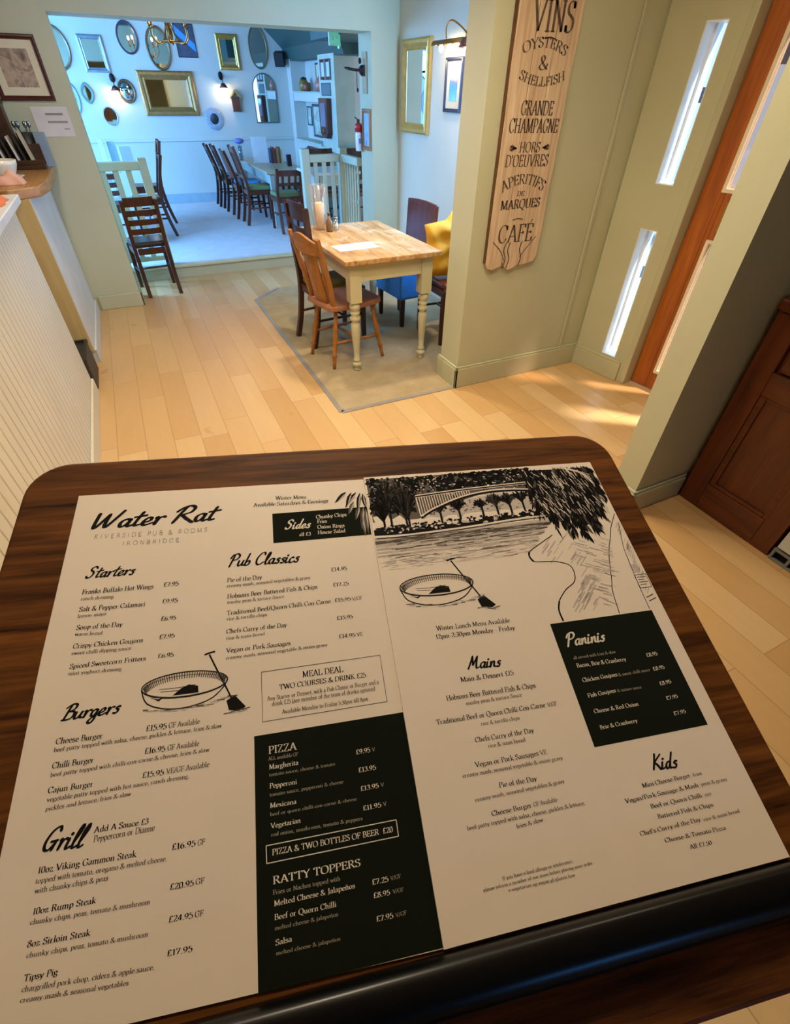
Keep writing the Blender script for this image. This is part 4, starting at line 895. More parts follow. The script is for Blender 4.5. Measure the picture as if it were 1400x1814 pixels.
# ------------------------------------------------------------------ bar on the left
WOODB = wood('bar_top_pine', 'b98a4c', '86592a', 'y', 1.4, 0.35, 1.0)
BEADP = BEAD
bar = thing('bar_counter', 'white panelled near section of the bar counter left of the lectern', 'bar counter', (-0.9, 1.0, 0))
def L3(mb, root):                                   # world-coordinate mesh moved under a root without rotation
    x, y, z = root.location; mb.v = [(a-x, b-y, c-z) for a, b, c in mb.v]; return mb
obj('front_panel', L3(MB().box(-0.585, -2.0, 0.0, -0.56, 3.50, 1.075), bar), BEADP, bar)
obj('carcass', L3(MB().box(-1.10, -2.0, 0.0, -0.5855, 3.49, 1.07), bar), PANELW, bar)
obj('skirting_board', L3(MB().box(-0.5595, -2.0, 0.0, -0.545, 3.50, 0.10), bar), PANELW, bar, bevel=0.003)
obj('worktop', L3(MB().box(-1.15, -2.0, 1.0755, -0.525, 3.60, 1.115), bar), plain('white_bar_edge', 'cfd2d6', 0.3), bar, bevel=0.005)
bar2 = thing('bar_counter', 'far section of the bar with a thick wooden top below the paper notice', 'bar counter', (-0.9, 4.6, 0))
obj('front_panel', L3(MB().box(-0.56, 4.0, 0.0, -0.5355, YW0-0.0195, 1.04), bar2), plain('white_bar_panel', 'c9ccc9', 0.42), bar2)
obj('end_panel', L3(MB().box(-1.10, 3.975, 0.10, -0.5365, 3.999, 1.04), bar2), wood('tan_end_panel', 'cdb987', 'b7a06b', 'z', 1.0, 0.45, 0.8), bar2, label='tan end panel facing the gap in the bar')
obj('carcass', L3(MB().box(-1.10, 4.0005, 0.0, -0.5605, YW0-0.0195, 1.04), bar2), PANELW, bar2)
obj('skirting_board', L3(MB().box(-0.535, 4.0, 0.0, -0.522, YW0-0.0195, 0.10), bar2), plain('white_bar_panel', 'c9ccc9', 0.42), bar2, bevel=0.003)
obj('worktop', L3(MB().prism([(-1.15, 3.93), (-0.62, 3.93), (-0.47, 4.05), (-0.44, 4.25), (-0.44, 5.10), (-0.56, YW0-0.001), (-1.15, YW0-0.001)], 1.0405, 1.095), bar2), WOODB, bar2, bevel=0.006)
t = thing('waste_bin', 'low dark bin standing in the gap between the two bar sections', 'bin', (-0.76, 3.72, 0))
obj('body', MB().prism(rounded(-0.20, -0.19, 0.215, 0.19, 0.02), 0.0, 0.20), plain('dark_grey_plastic', '2b2a28', 0.5), t, bevel=0.006)
obj('rim', MB().rim(rounded(-0.205, -0.195, 0.22, 0.195, 0.02), rounded(-0.185, -0.175, 0.20, 0.175, 0.02), 0.0, 0.015), plain('dark_grey_plastic', '2b2a28', 0.5), t, M=Matrix.Translation((0, 0, 0.2005)) @ Matrix.Rotation(PI/2, 4, 'X') @ Matrix.Diagonal((1, 1, 1, 1)))
# things on the bar
BT = 1.0955
t = thing('bowl', 'white china bowl on the wooden bar top', 'bowl', (-0.68, 4.44, BT))
obj('body', MB().lathe([(0.045, 0), (0.05, 0.006), (0.075, 0.03), (0.098, 0.075), (0.102, 0.10), (0.096, 0.10), (0.088, 0.07), (0.06, 0.03), (0.01, 0.018)], n=28), plain('white_china', 'd9d2c2', 0.2), t)
obj('saucer', MB().lathe([(0.05, 0.0), (0.11, 0.012), (0.115, 0.017), (0.06, 0.008)], n=28), plain('white_china', 'd9d2c2', 0.2), t)
t = thing('menu_rack', 'dark wooden rack holding slim menu cards on the bar end', 'rack', (-0.57, 4.98, BT))
DKW = wood('dark_brown_wood', '4a2b17', '241208', 'z', 1.2, 0.4)
DKX = wood('dark_brown_wood_cross', '4a2b17', '241208', 'x', 1.2, 0.4)
obj('base', MB().box(-0.20, -0.07, 0.0, 0.10, 0.07, 0.025), DKX, t, bevel=0.003)
obj('front_rail', MB().box(-0.20, -0.07, 0.026, 0.10, -0.058, 0.055), DKX, t, bevel=0.002)
obj('back_rail', MB().box(-0.20, 0.058, 0.026, 0.10, 0.07, 0.14), DKX, t, bevel=0.002)
cardmats = [plain('card_dark', '2d2b2a', 0.5), plain('card_white', 'c9c6bf', 0.5), plain('card_dark', '2d2b2a', 0.5), plain('card_white', 'c9c6bf', 0.5), plain('card_dark', '2d2b2a', 0.5), plain('card_cream', 'b9ac8d', 0.5)]
names = ['black folded card leftmost in the bar menu rack', 'white card second from the left in the bar menu rack', 'black folded card between two white ones in the bar menu rack', 'white card with coloured print in the middle of the bar menu rack', 'black folded card beside the cream one in the bar menu rack', 'tall cream card near the right end of the bar menu rack']
for i in range(6):
    o = obj('menu_card', MB().box(-0.006, -0.055, 0.0, 0.006, 0.055, 0.165+0.03*(i == 5)), cardmats[i], label=names[i], cat='menu card', group='cards in the bar menu rack')
    o.location = (-0.745+i*0.042, 4.98, BT+0.027); o.rotation_euler = (0, -0.16, 0)
o = obj('box', MB().box(-0.035, -0.05, 0.0, 0.035, 0.05, 0.20), plain('blue_grey_card', '7f93a3', 0.4), label='slim blue-grey box at the right end of the bar menu rack', cat='box', bevel=0.002); o.location = (-0.455, 5.12, BT)
t = thing('cutlery_pot', 'dark pot of cutlery behind the menu cards on the bar', 'pot', (-0.545, 5.135, BT))
obj('pot', MB().lathe([(0.045, 0), (0.055, 0.20), (0.05, 0.20), (0.04, 0.01)], n=20), plain('dark_grey_plastic', '2b2a28', 0.5), t)
for k in range(6):
    a = k*1.05; obj('spoon', MB().path([(0.02*math.cos(a), 0.02*math.sin(a), 0.02), (0.045*math.cos(a), 0.03*math.sin(a), 0.23)], 0.003, 6).ball((0.047*math.cos(a), 0.031*math.sin(a), 0.245), 0.012, 0.006, 0.02, 10, 6), plain('steel', '8d8f92', 0.25, 1.0), t)
t = thing('wall_cabinet', 'dark brown wooden cabinet with shelf standing on the bar by the wall', 'cabinet', (-0.78, 5.135, BT))
obj('back_panel', MB().box(-0.22, 0.08, 0.0, 0.16, 0.098, 0.36), DKX, t)
obj('side_panel', MB().box(-0.22, -0.045, 0.0, -0.20, 0.079, 0.36), DKW, t); obj('side_panel', MB().box(0.14, -0.045, 0.0, 0.16, 0.079, 0.36), DKW, t)
obj('shelf', MB().box(-0.199, -0.045, 0.15, 0.139, 0.079, 0.168), DKX, t); obj('top_panel', MB().box(-0.23, -0.05, 0.3605, 0.17, 0.098, 0.38), DKX, t, bevel=0.002)
obj('door', MB().box(-0.199, -0.045, 0.17, 0.139, -0.033, 0.358), DKX, t)
def cloth(name, label, mat, c, sx, sy, h, seed):
    rnd_ = random.Random(seed); mb = MB(); n = 14; vs = []; fs = []
    for i in range(n+1):
        for j in range(n+1):
            u, v = i/n*2-1, j/n*2-1; e = max(0, 1-max(abs(u), abs(v))**3)
            vs.append((u*sx*(1+0.06*math.sin(5*v+seed)), v*sy*(1+0.06*math.cos(4*u+seed)), h*e*(0.7+0.3*math.sin(4*u+seed)*math.cos(3*v))+0.002))
    for i in range(n):
        for j in range(n): fs.append((i*(n+1)+j, (i+1)*(n+1)+j, (i+1)*(n+1)+j+1, i*(n+1)+j+1))
    k = len(vs); vs += [(x, y, 0) for x, y, z in vs]; fs += [tuple(q+k for q in f[::-1]) for f in fs]
    for i in range(n):
        for a, b in ((i, i+1), (n*(n+1)+i+1, n*(n+1)+i)): fs.append((a, b, b+k, a+k))
        for a, b in (((i+1)*(n+1), i*(n+1)), (i*(n+1)+n, (i+1)*(n+1)+n)): fs.append((a, b, b+k, a+k))
    mb.add(vs, fs, True); o = obj(name, mb, mat, label=label, cat='cloth'); o.location = c; return o
cloth('folded_cloth', 'pink folded cloth beside the white bowl on the bar', plain('pink_cloth', 'c99a86', 0.9), (-0.62, 4.20, BT), 0.075, 0.075, 0.07, 1)
cloth('folded_cloth', 'dark red folded cloth at the near end of the wooden bar top', plain('dark_red_cloth', '8c1626', 0.9), (-0.76, 4.04, BT), 0.055, 0.055, 0.075, 2)
cloth('folded_cloth', 'orange cloth on the white edge of the near bar section', plain('orange_cloth', 'c26a3e', 0.9), (-0.62, 3.30, 1.1155), 0.07, 0.10, 0.05, 3)

# ------------------------------------------------------------------ framed pictures and the notice on the pillar wall
MIRROR = plain('mirror_silver', 'e6ebee', 0.03, 1.0, var=0.0)
GOLD = plain('gilt_frame', 'a67d48', 0.42, 0.45, var=0.15, scale=30, bump=0.2)
GOLDB = plain('bright_gilt_frame', 'c79f56', 0.34, 0.6, var=0.1, scale=20)
DARKF = plain('dark_red_wood_frame', '4a1d14', 0.35, var=0.15); DFB = plain('navy_frame', '2c3046', 0.35)
MOUNT = plain('cream_mount', 'd2c7a6', 0.7, var=0.02)
def rectpts(w, h, n=1): return [(-w/2, -h/2), (w/2, -h/2), (w/2, h/2), (-w/2, h/2)]
def ellpts(w, h, n=36): return [(w/2*math.cos(2*PI*k/n), h/2*math.sin(2*PI*k/n)) for k in range(n)]
def archpts(w, h, n=16):
    r = w/2; return [(-r, -h/2), (r, -h/2)]+[(r*math.cos(PI*k/n), h/2-r+r*math.sin(PI*k/n)) for k in range(n+1)]
def inset(pts, d):
    n = len(pts); out = []
    for i in range(n):
        p, a, b = pts[i], pts[i-1], pts[(i+1) % n]
        e1 = Vector((p[0]-a[0], p[1]-a[1])).normalized(); e2 = Vector((b[0]-p[0], b[1]-p[1])).normalized()
        n1 = Vector((-e1.y, e1.x)); n2 = Vector((-e2.y, e2.x)); m = (n1+n2); m = m/max(0.2, m.dot(n1)*1.0) if m.length > 1e-6 else n1
        out.append((p[0]+m.x*d, p[1]+m.y*d))
    return out
def pane_xz(pts, y): return MB().add([(x, y, z) for x, z in pts], [tuple(range(len(pts)))])
def slab_xz(pts, y0, y1):
    n = len(pts); return MB().add([(x, y0, z) for x, z in pts]+[(x, y1, z) for x, z in pts], [tuple(range(n)), tuple(range(2*n-1, n-1, -1))]+[(i, (i+1) % n, n+(i+1) % n, n+i) for i in range(n)])
def framed(name, label, cat, loc, rz, outer, fw, fmat, inner='mirror', depth=0.03, group=None, mount=0.0, imgmat=None, tilt=0.0):
    """hangs on a wall: local -y faces the room, back at y = 0"""
    r = thing(name, label, cat, loc, rz, group); r.rotation_euler = (tilt, 0, rz)
    inn = inset(outer, fw)
    mid = inset(outer, fw*0.45); b = MB(); n = len(outer)
    rings = [(outer, -0.001), (outer, -depth*0.7), (inset(outer, fw*0.18), -depth*0.95), (mid, -depth), (inset(outer, fw*0.7), -depth*0.62), (inset(outer, fw*0.85), -depth*0.72), (inn, -depth*0.45), (inn, -0.001)]
    vs = [(x, y, z) for ring, y in rings for x, z in ring]; m = len(rings)
    b.add(vs, [(a*n+i, a*n+(i+1) % n, ((a+1) % m)*n+(i+1) % n, ((a+1) % m)*n+i) for a in range(m) for i in range(n)], n > 8)
    obj('frame', b, fmat, r)
    y = -depth*0.40
    if inner == 'mirror': obj('mirror_glass', slab_xz(inset(outer, fw*0.97), y, y+0.004), MIRROR, r)
    else:
        if mount: obj('mount', slab_xz(inset(outer, fw*0.97), y, y+0.003), MOUNT, r); obj('print', slab_xz(inset(outer, fw+mount), y-0.0015, y-0.0003), imgmat, r)
        else: obj('print', slab_xz(inset(outer, fw*0.97), y, y+0.003), imgmat, r)
    return r
def art(name, stops, scale=6, detail=4, dist=1.0, stretch=(1, 1, 1)):
    if name in MATS: return MATS[name]
    t = NT(name); n = t.noise(t.coord(stretch), scale, detail, 0.55, dist)
    m = t.set(t.ramp(n, [(p, lin(c)) for p, c in stops]), 0.5); MATS[name] = m; return m
BROWNP = art('faded_brown_print', [(0.32, '5d4e46'), (0.45, '8c7a66'), (0.55, 'b09a80'), (0.7, '746265')], 9, 4, 1.5)
framed('framed_picture', 'dark red-brown framed faded print above the paper notice by the bar', 'picture', (-0.44, YW0, 1.64), 0, rectpts(0.34, 0.345), 0.028, DARKF, 'print', 0.022, None, 0.045, BROWNP)
t = thing('paper_notice', 'white paper notice with blurred print taped beside the wide opening', 'notice', (-0.335, YW0-0.002, 1.348))
obj('sheet', MB().box(-0.125, -0.001, -0.085, 0.115, 0.0, 0.088), plain('notice_paper', 'cfc9c2', 0.6), t)
b = MB()
for k, (w, z) in enumerate(((0.13, 0.045), (0.15, 0.0))):
    for q in range(7): b.box(-0.03+q*w/8-0.01, -0.0016, z-0.006, -0.03+q*w/8+0.008, -0.0011, z+0.007)
for q in range(3): b.box(0.055+q*0.012, -0.0016, -0.045, 0.064+q*0.012, -0.0011, -0.036)
obj('print', b, plain('soft_grey_print', '8f8880', 0.6), t)

# ------------------------------------------------------------------ long French sign board
BOARD = wood('weathered_sign_board', 'dcc6a8', 'a98a68', 'z', 1.3, 0.65, 0.9, 70)
t = thing('sign_board', 'tall weathered wooden sign with French bar words on the cream wall', 'sign', (2.02, 2.5545, 1.35))
pl = []
edges = [-0.195, -0.075, 0.045, 0.185]
tops = [0.72, 0.735, 0.728, 0.722]; rr = random.Random(5)
for k in range(3):
    a, b_ = edges[k]+0.0018, edges[k+1]-0.0018
    lo = [(a, -0.56+rr.uniform(-.01, .01)), (a+0.02, -0.594), (a+0.05, -0.606+rr.uniform(-.006, .006)), (b_-0.03, -0.60+rr.uniform(-.008, .012)), (b_, -0.588)] if k < 2 else [(a, -0.594), (a+0.06, -0.588), (b_-0.02, -0.58), (b_, -0.55)]
    right_ = [(b_+(rr.uniform(-.004, .004) if k == 2 else 0), -0.5+i*0.1) for i in range(12)]; left_ = [(a+(rr.uniform(-.004, .003) if k == 0 else 0), 0.6-i*0.1) for i in range(12)]
    poly = lo+right_+[(b_, tops[k]), (a, tops[k]+0.01)]+left_
    obj('plank', slab_xz(poly, -0.024, -0.001), BOARD, t, bevel=0.0025)
EDGE = plain('burnt_board_edge', '5a3a1e', 0.7, var=0.3, scale=30)
obj('edge_strip', MB().box(-0.199, -0.0242, -0.56, -0.1952, -0.001, 0.73), EDGE, t, label='dark burnt left edge')
b = MB()
SIGNK = plain('faded_black_paint', '54443a', 0.7, var=0.4, scale=60); yS = -0.0252
def sgn(text, x0, z0, x1, z1, h, bold=1.3, arc=0.0):
    q_ = MB(); write(q_, text, x0, z0-1.35, x1, z1-1.35, h, 's', 0.0, bold*0.72, arc)
    q_.v = [(x, yS, y) for x, y, z in q_.v]; flatobj('lettering', q_, SIGNK, t)
sgn('VINS', -0.105, 1.768, 0.138, 1.772, 0.10); sgn('OYSTERS', -0.135, 1.69, 0.118, 1.687, 0.034, 1.3, 0.028); sgn('&', -0.03, 1.637, 0.026, 1.641, 0.05, 1.3)
sgn('SHELLFISH', -0.14, 1.605, 0.146, 1.605, 0.033, 1.3, -0.026); sgn('GRANDE', -0.098, 1.470, 0.106, 1.468, 0.054, 1.5); sgn('CHAMPAGNE', -0.157, 1.400, 0.16, 1.397, 0.055, 1.5)
sgn('HORS', -0.072, 1.318, 0.064, 1.317, 0.042, 1.3); sgn("D'OEUVRES", -0.152, 1.257, 0.136, 1.254, 0.05, 1.3); sgn('APERITIFS', -0.146, 1.142, 0.13, 1.136, 0.044, 1.3, 0.038)
sgn('DE', -0.04, 1.122, 0.009, 1.121, 0.022, 1.5); sgn('MARQUES', -0.142, 1.061, 0.132, 1.064, 0.042, 1.7); sgn('CAFÉ', -0.13, 0.893, 0.12, 0.89, 0.088, 1.2)
for x, s_ in ((-0.115, 1), (0.105, -1)):                                     # leaf ornaments either side of HORS
    for k in range(4): leaf(b, x-s_*0.022+s_*k*0.008, -0.012, 0.026, 0.009, (0.5 if s_ > 0 else PI-0.5)-k*0.25*s_, 0); leaf(b, x-s_*0.022+s_*k*0.008, -0.016, 0.026, 0.008, (-0.5 if s_ > 0 else PI+0.5)+k*0.2*s_, 0)
for x0, z0, x1, z1 in ((-0.02, 0.395, 0.045, 0.395), (-0.045, -0.345, 0.03, -0.345)): stroke(b, [(x0, z0), ((x0+x1)/2, z0+0.006), (x1, z1)], lambda a: 0.005, 0, 0, I_)
b.v = [(x, yS, y) for x, y, z in b.v]; flatobj('ornament', b, SIGNK, t)
b = MB()                                                                     # split and burnt marks low on the planks
for x in (-0.04, -0.068, 0.048): stroke(b, smooth_pts([(x, -0.598), (x+0.012, -0.55), (x-0.006, -0.50), (x+0.006, -0.46)], 5), lambda a: 0.007, 0, 0, I_)
stroke(b, smooth_pts([(-0.16, -0.45), (-0.10, -0.50), (-0.06, -0.56)], 5), lambda a: 0.005, 0, 0, I_); stroke(b, smooth_pts([(0.15, -0.44), (0.10, -0.49), (0.05, -0.545)], 5), lambda a: 0.005, 0, 0, I_)
b.v = [(x, yS, y) for x, y, z in b.v]; flatobj('crack_mark', b, SIGNK, t)

# ------------------------------------------------------------------ cabinet and pale appliance on the right
CAB = wood('dark_mahogany_cabinet', '6a300e', '3a1606', 'z', 1.2, 0.34, 0.9)
CABX = wood('dark_mahogany_cabinet_rail', '6a300e', '3a1606', 'y', 1.2, 0.34, 0.9)
t = thing('cabinet', 'dark mahogany panelled cabinet against the post on the right', 'cabinet', (2.45, 0.79, 0))
for ya, yb in ((0.565, 0.65), (0.94, 1.038)): obj('stile', L3(MB().box(2.165, ya, 0.02, 2.19, yb, 0.94), t), CAB, t, bevel=0.003)
for za, zb in ((0.02, 0.145), (0.62, 0.72), (0.86, 0.94)): obj('rail', L3(MB().box(2.165, 0.6505, za, 2.19, 0.9395, zb), t), CABX, t, bevel=0.003)
obj('panel', L3(MB().box(2.182, 0.6505, 0.1455, 2.189, 0.9395, 0.6195), t), CAB, t); obj('drawer_front', L3(MB().box(2.176, 0.655, 0.725, 2.189, 0.925, 0.855), t), CABX, t, bevel=0.003)
obj('moulding', L3(MB().box(2.172, 0.6505, 0.1455, 2.182, 0.668, 0.6195).box(2.172, 0.912, 0.1455, 2.182, 0.9395, 0.6195).box(2.172, 0.6685, 0.1455, 2.182, 0.9115, 0.162).box(2.172, 0.6685, 0.603, 2.182, 0.9115, 0.6195), t), CABX, t, bevel=0.002)
obj('carcass', L3(MB().box(2.1905, 0.565, 0.0, 2.74, 1.038, 0.94), t), CAB, t)
obj('top', L3(MB().box(2.145, 0.555, 0.9405, 2.745, 1.040, 0.985), t), CABX, t, bevel=0.008)
obj('plinth', L3(MB().box(2.168, 0.565, 0.0, 2.19, 1.038, 0.0195), t), CAB, t)
t = thing('fridge', 'pale under-counter appliance with black slotted foot grille beside the mahogany cabinet', 'fridge', (2.45, 0.27, 0))
obj('body', L3(MB().box(2.17, 0.0, 0.065, 2.74, 0.552, 0.86), t), plain('pale_grey_enamel', 'b9bcae', 0.35), t, bevel=0.008)
g = MB().box(2.16, 0.0, 0.0, 2.175, 0.555, 0.012).box(2.16, 0.0, 0.05, 2.175, 0.555, 0.064)
for k in range(9): g.box(2.16, max(0.0, 0.543-k*0.068), 0.0125, 2.175, 0.555-k*0.068, 0.0495)
obj('foot_grille', L3(g, t), plain('grey_grille', '6f6f66', 0.4), t, bevel=0.002); obj('grille_back', L3(MB().box(2.19, 0.0, 0.001, 2.20, 0.552, 0.064), t), plain('black_void', '0c0c0c', 0.8), t)
obj('door', L3(MB().box(2.155, 0.004, 0.075, 2.1695, 0.548, 0.855), t), plain('pale_grey_enamel', 'b9bcae', 0.35), t, bevel=0.004)

# ------------------------------------------------------------------ table and chairs in the alcove
def worn_top():
    t = NT('worn_pine_top'); tc = t.coord(); sp = t.add('ShaderNodeSeparateXYZ'); t.l.new(tc, sp.inputs[0])
    g = t.noise(t.coord((18, 2.2, 18)), 1.8, 6, 0.6, 0.5); c = t.ramp(g, [(0.32, lin('8f6230')), (0.5, lin('b98a4e')), (0.68, lin('cda36a'))])
    pl_ = t.math('FLOOR', t.math('DIVIDE', sp.outputs[0], 0.14)); w = t.add('ShaderNodeTexWhiteNoise', noise_dimensions='1D'); t.l.new(pl_, w.inputs['W'])
    c = t.mix(t.math('MULTIPLY', w.outputs[0], 0.35), c, lin('d8b888'))
    wr = t.noise(t.coord((3, 1.6, 3)), 2.2, 5, 0.65, 0.8); mr = t.add('ShaderNodeMapRange'); t.l.new(wr, mr.inputs[0]); mr.inputs[1].default_value = 0.5; mr.inputs[2].default_value = 0.68
    c = t.mix(t.math('MULTIPLY', mr.outputs[0], 0.7), c, lin('d9cdb8'))
    f = t.math('FRACT', t.math('DIVIDE', sp.outputs[0], 0.14)); e = t.math('LESS_THAN', t.math('MINIMUM', f, t.math('SUBTRACT', 1.0, f)), 0.014)
    c = t.mix(t.math('MULTIPLY', e, 0.55), c, lin('5f3d1c')); m = t.set(c, 0.4); t.bump(t.math('SUBTRACT', g, e), 0.2, 0.002); return m
PINE = worn_top()
HONEY = wood('honey_oak', 'b3742f', '84501c', 'z', 1.6, 0.33, 1.0); HONEYX = wood('honey_oak_seat', 'b8793a', '8a5622', 'x', 1.6, 0.36, 1.0)
DARKW = wood('dark_chair_wood', '4e2412', '28100a', 'z', 1.6, 0.32, 1.0)
REDW = wood('red_brown_chair_wood', '6b3420', '3c180e', 'z', 1.6, 0.35, 1.0)
def turned(mb, x, y, z0, z1, s=1.0):
    """turned pine-table leg below a square block"""
    h = z1-z0; P = [(0.020, 0), (0.024, 0.02), (0.017, 0.05), (0.030, 0.075), (0.034, 0.10), (0.028, 0.125), (0.019, 0.135), (0.026, 0.155), (0.028, 0.17), (0.020, 0.185), (0.022, 0.30), (0.029, 0.50), (0.033, 0.62), (0.031, 0.70), (0.022, 0.735), (0.036, 0.76), (0.038, 0.79), (0.024, 0.82), (0.034, 0.845), (0.034, 0.865), (0.024, 0.885), (0.036, 0.91), (0.038, 0.94), (0.03, 1.0)]
    mb.lathe([(r*s, z*h) for r, z in P], (x, y, z0), 20)
def dining_table(label, loc, W, D, H, topm, legm, over=0.05, th=0.03, rz=0.0, group=None, square=False):
    t = thing('dining_table', label, 'table', loc, rz, group)
    obj('table_top', MB().box(-W/2, -D/2, H-th, W/2, D/2, H), topm, t, bevel=0.006)
    a, b = W/2-over, D/2-over; hh = H-th-0.0005
    for sx in (-1, 1):
        for sy in (-1, 1):
            m = MB(); x, y = sx*(a-0.04), sy*(b-0.04)
            if square: m.box(x-0.03, y-0.03, 0, x+0.03, y+0.03, hh)
            else: m.box(x-0.04, y-0.04, hh-0.24, x+0.04, y+0.04, hh); turned(m, x, y, 0, hh-0.24)
            obj('leg', m, legm, t, bevel=0.003 if square else 0)
    m = MB(); g = 0.081
    m.box(-a+g, -b+0.01, hh-0.11, a-g, -b+0.03, hh).box(-a+g, b-0.03, hh-0.11, a-g, b-0.01, hh).box(-a+0.01, -b+g, hh-0.11, -a+0.03, b-g, hh).box(a-0.03, -b+g, hh-0.11, a-0.01, b-g, hh)
    obj('apron', m, legm, t, bevel=0.002); return t
GA = 0.0045
dining_table('rustic pine-topped table with cream turned legs in the alcove', (1.455, 3.54, GA), 0.70, 1.08, 0.762-GA, PINE, CREAM, 0.045, 0.032)
TT = 0.7625
o = obj('menu_sheet', MB().box(-0.15, -0.085, 0, 0.15, 0.085, 0.001), plain('white_paper', 'd6d2cc', 0.6), label='white paper menu lying on the pine-topped alcove table', cat='menu'); o.location = (1.31, 3.33, TT); o.rotation_euler = (0, 0, 0.06)
t = thing('hurricane_vase', 'tall frosted glass cylinder holding a cream candle on the alcove table', 'candle holder', (1.265, 3.92, TT))
obj('glass_cylinder', MB().lathe([(0.055, 0), (0.058, 0.01), (0.058, 0.285), (0.054, 0.285), (0.054, 0.012), (0.002, 0.012)], n=28), glass('rosy_glass', 'fcf4ee', 0.05, 0.12, 0.10), t)
cd = obj('candle', MB().lathe([(0.032, 0.0125), (0.032, 0.17), (0.028, 0.175), (0.006, 0.172)], n=24), plain('cream_candle', 'f2e0ac', 0.5), t)
obj('wick', MB().cyl((0, 0, 0.172), (0, 0, 0.186), 0.0015, n=6), plain('black_void', '0c0c0c', 0.8), cd)
t = thing('sauce_bottle', 'small brown bottle in front of the candle vase on the alcove table', 'bottle', (1.305, 3.83, TT))
obj('body', MB().lathe([(0.024, 0), (0.027, 0.01), (0.027, 0.06), (0.012, 0.085), (0.010, 0.105)], n=18), plain('brown_glass', '7a5a33', 0.25), t); obj('cap', MB().cyl((0, 0, 0.1055), (0, 0, 0.122), 0.0115), plain('cap_brown', '55402a', 0.4), t)
t = thing('salt_shaker', 'white salt shaker beside the small brown bottle on the alcove table', 'shaker', (1.365, 3.86, TT))
obj('body', MB().lathe([(0.022, 0), (0.024, 0.01), (0.018, 0.07)], n=18), glass('shaker_glass', 'f2f0e8', 0.25, 0.1), t); obj('salt', MB().lathe([(0.018, 0.004), (0.018, 0.035)], n=16), plain('salt_white', 'e6e2d6', 0.8), t); obj('lid', MB().lathe([(0.0185, 0.0705), (0.0185, 0.082), (0.006, 0.09)], n=18), plain('steel', '8d8f92', 0.25, 1.0), t)

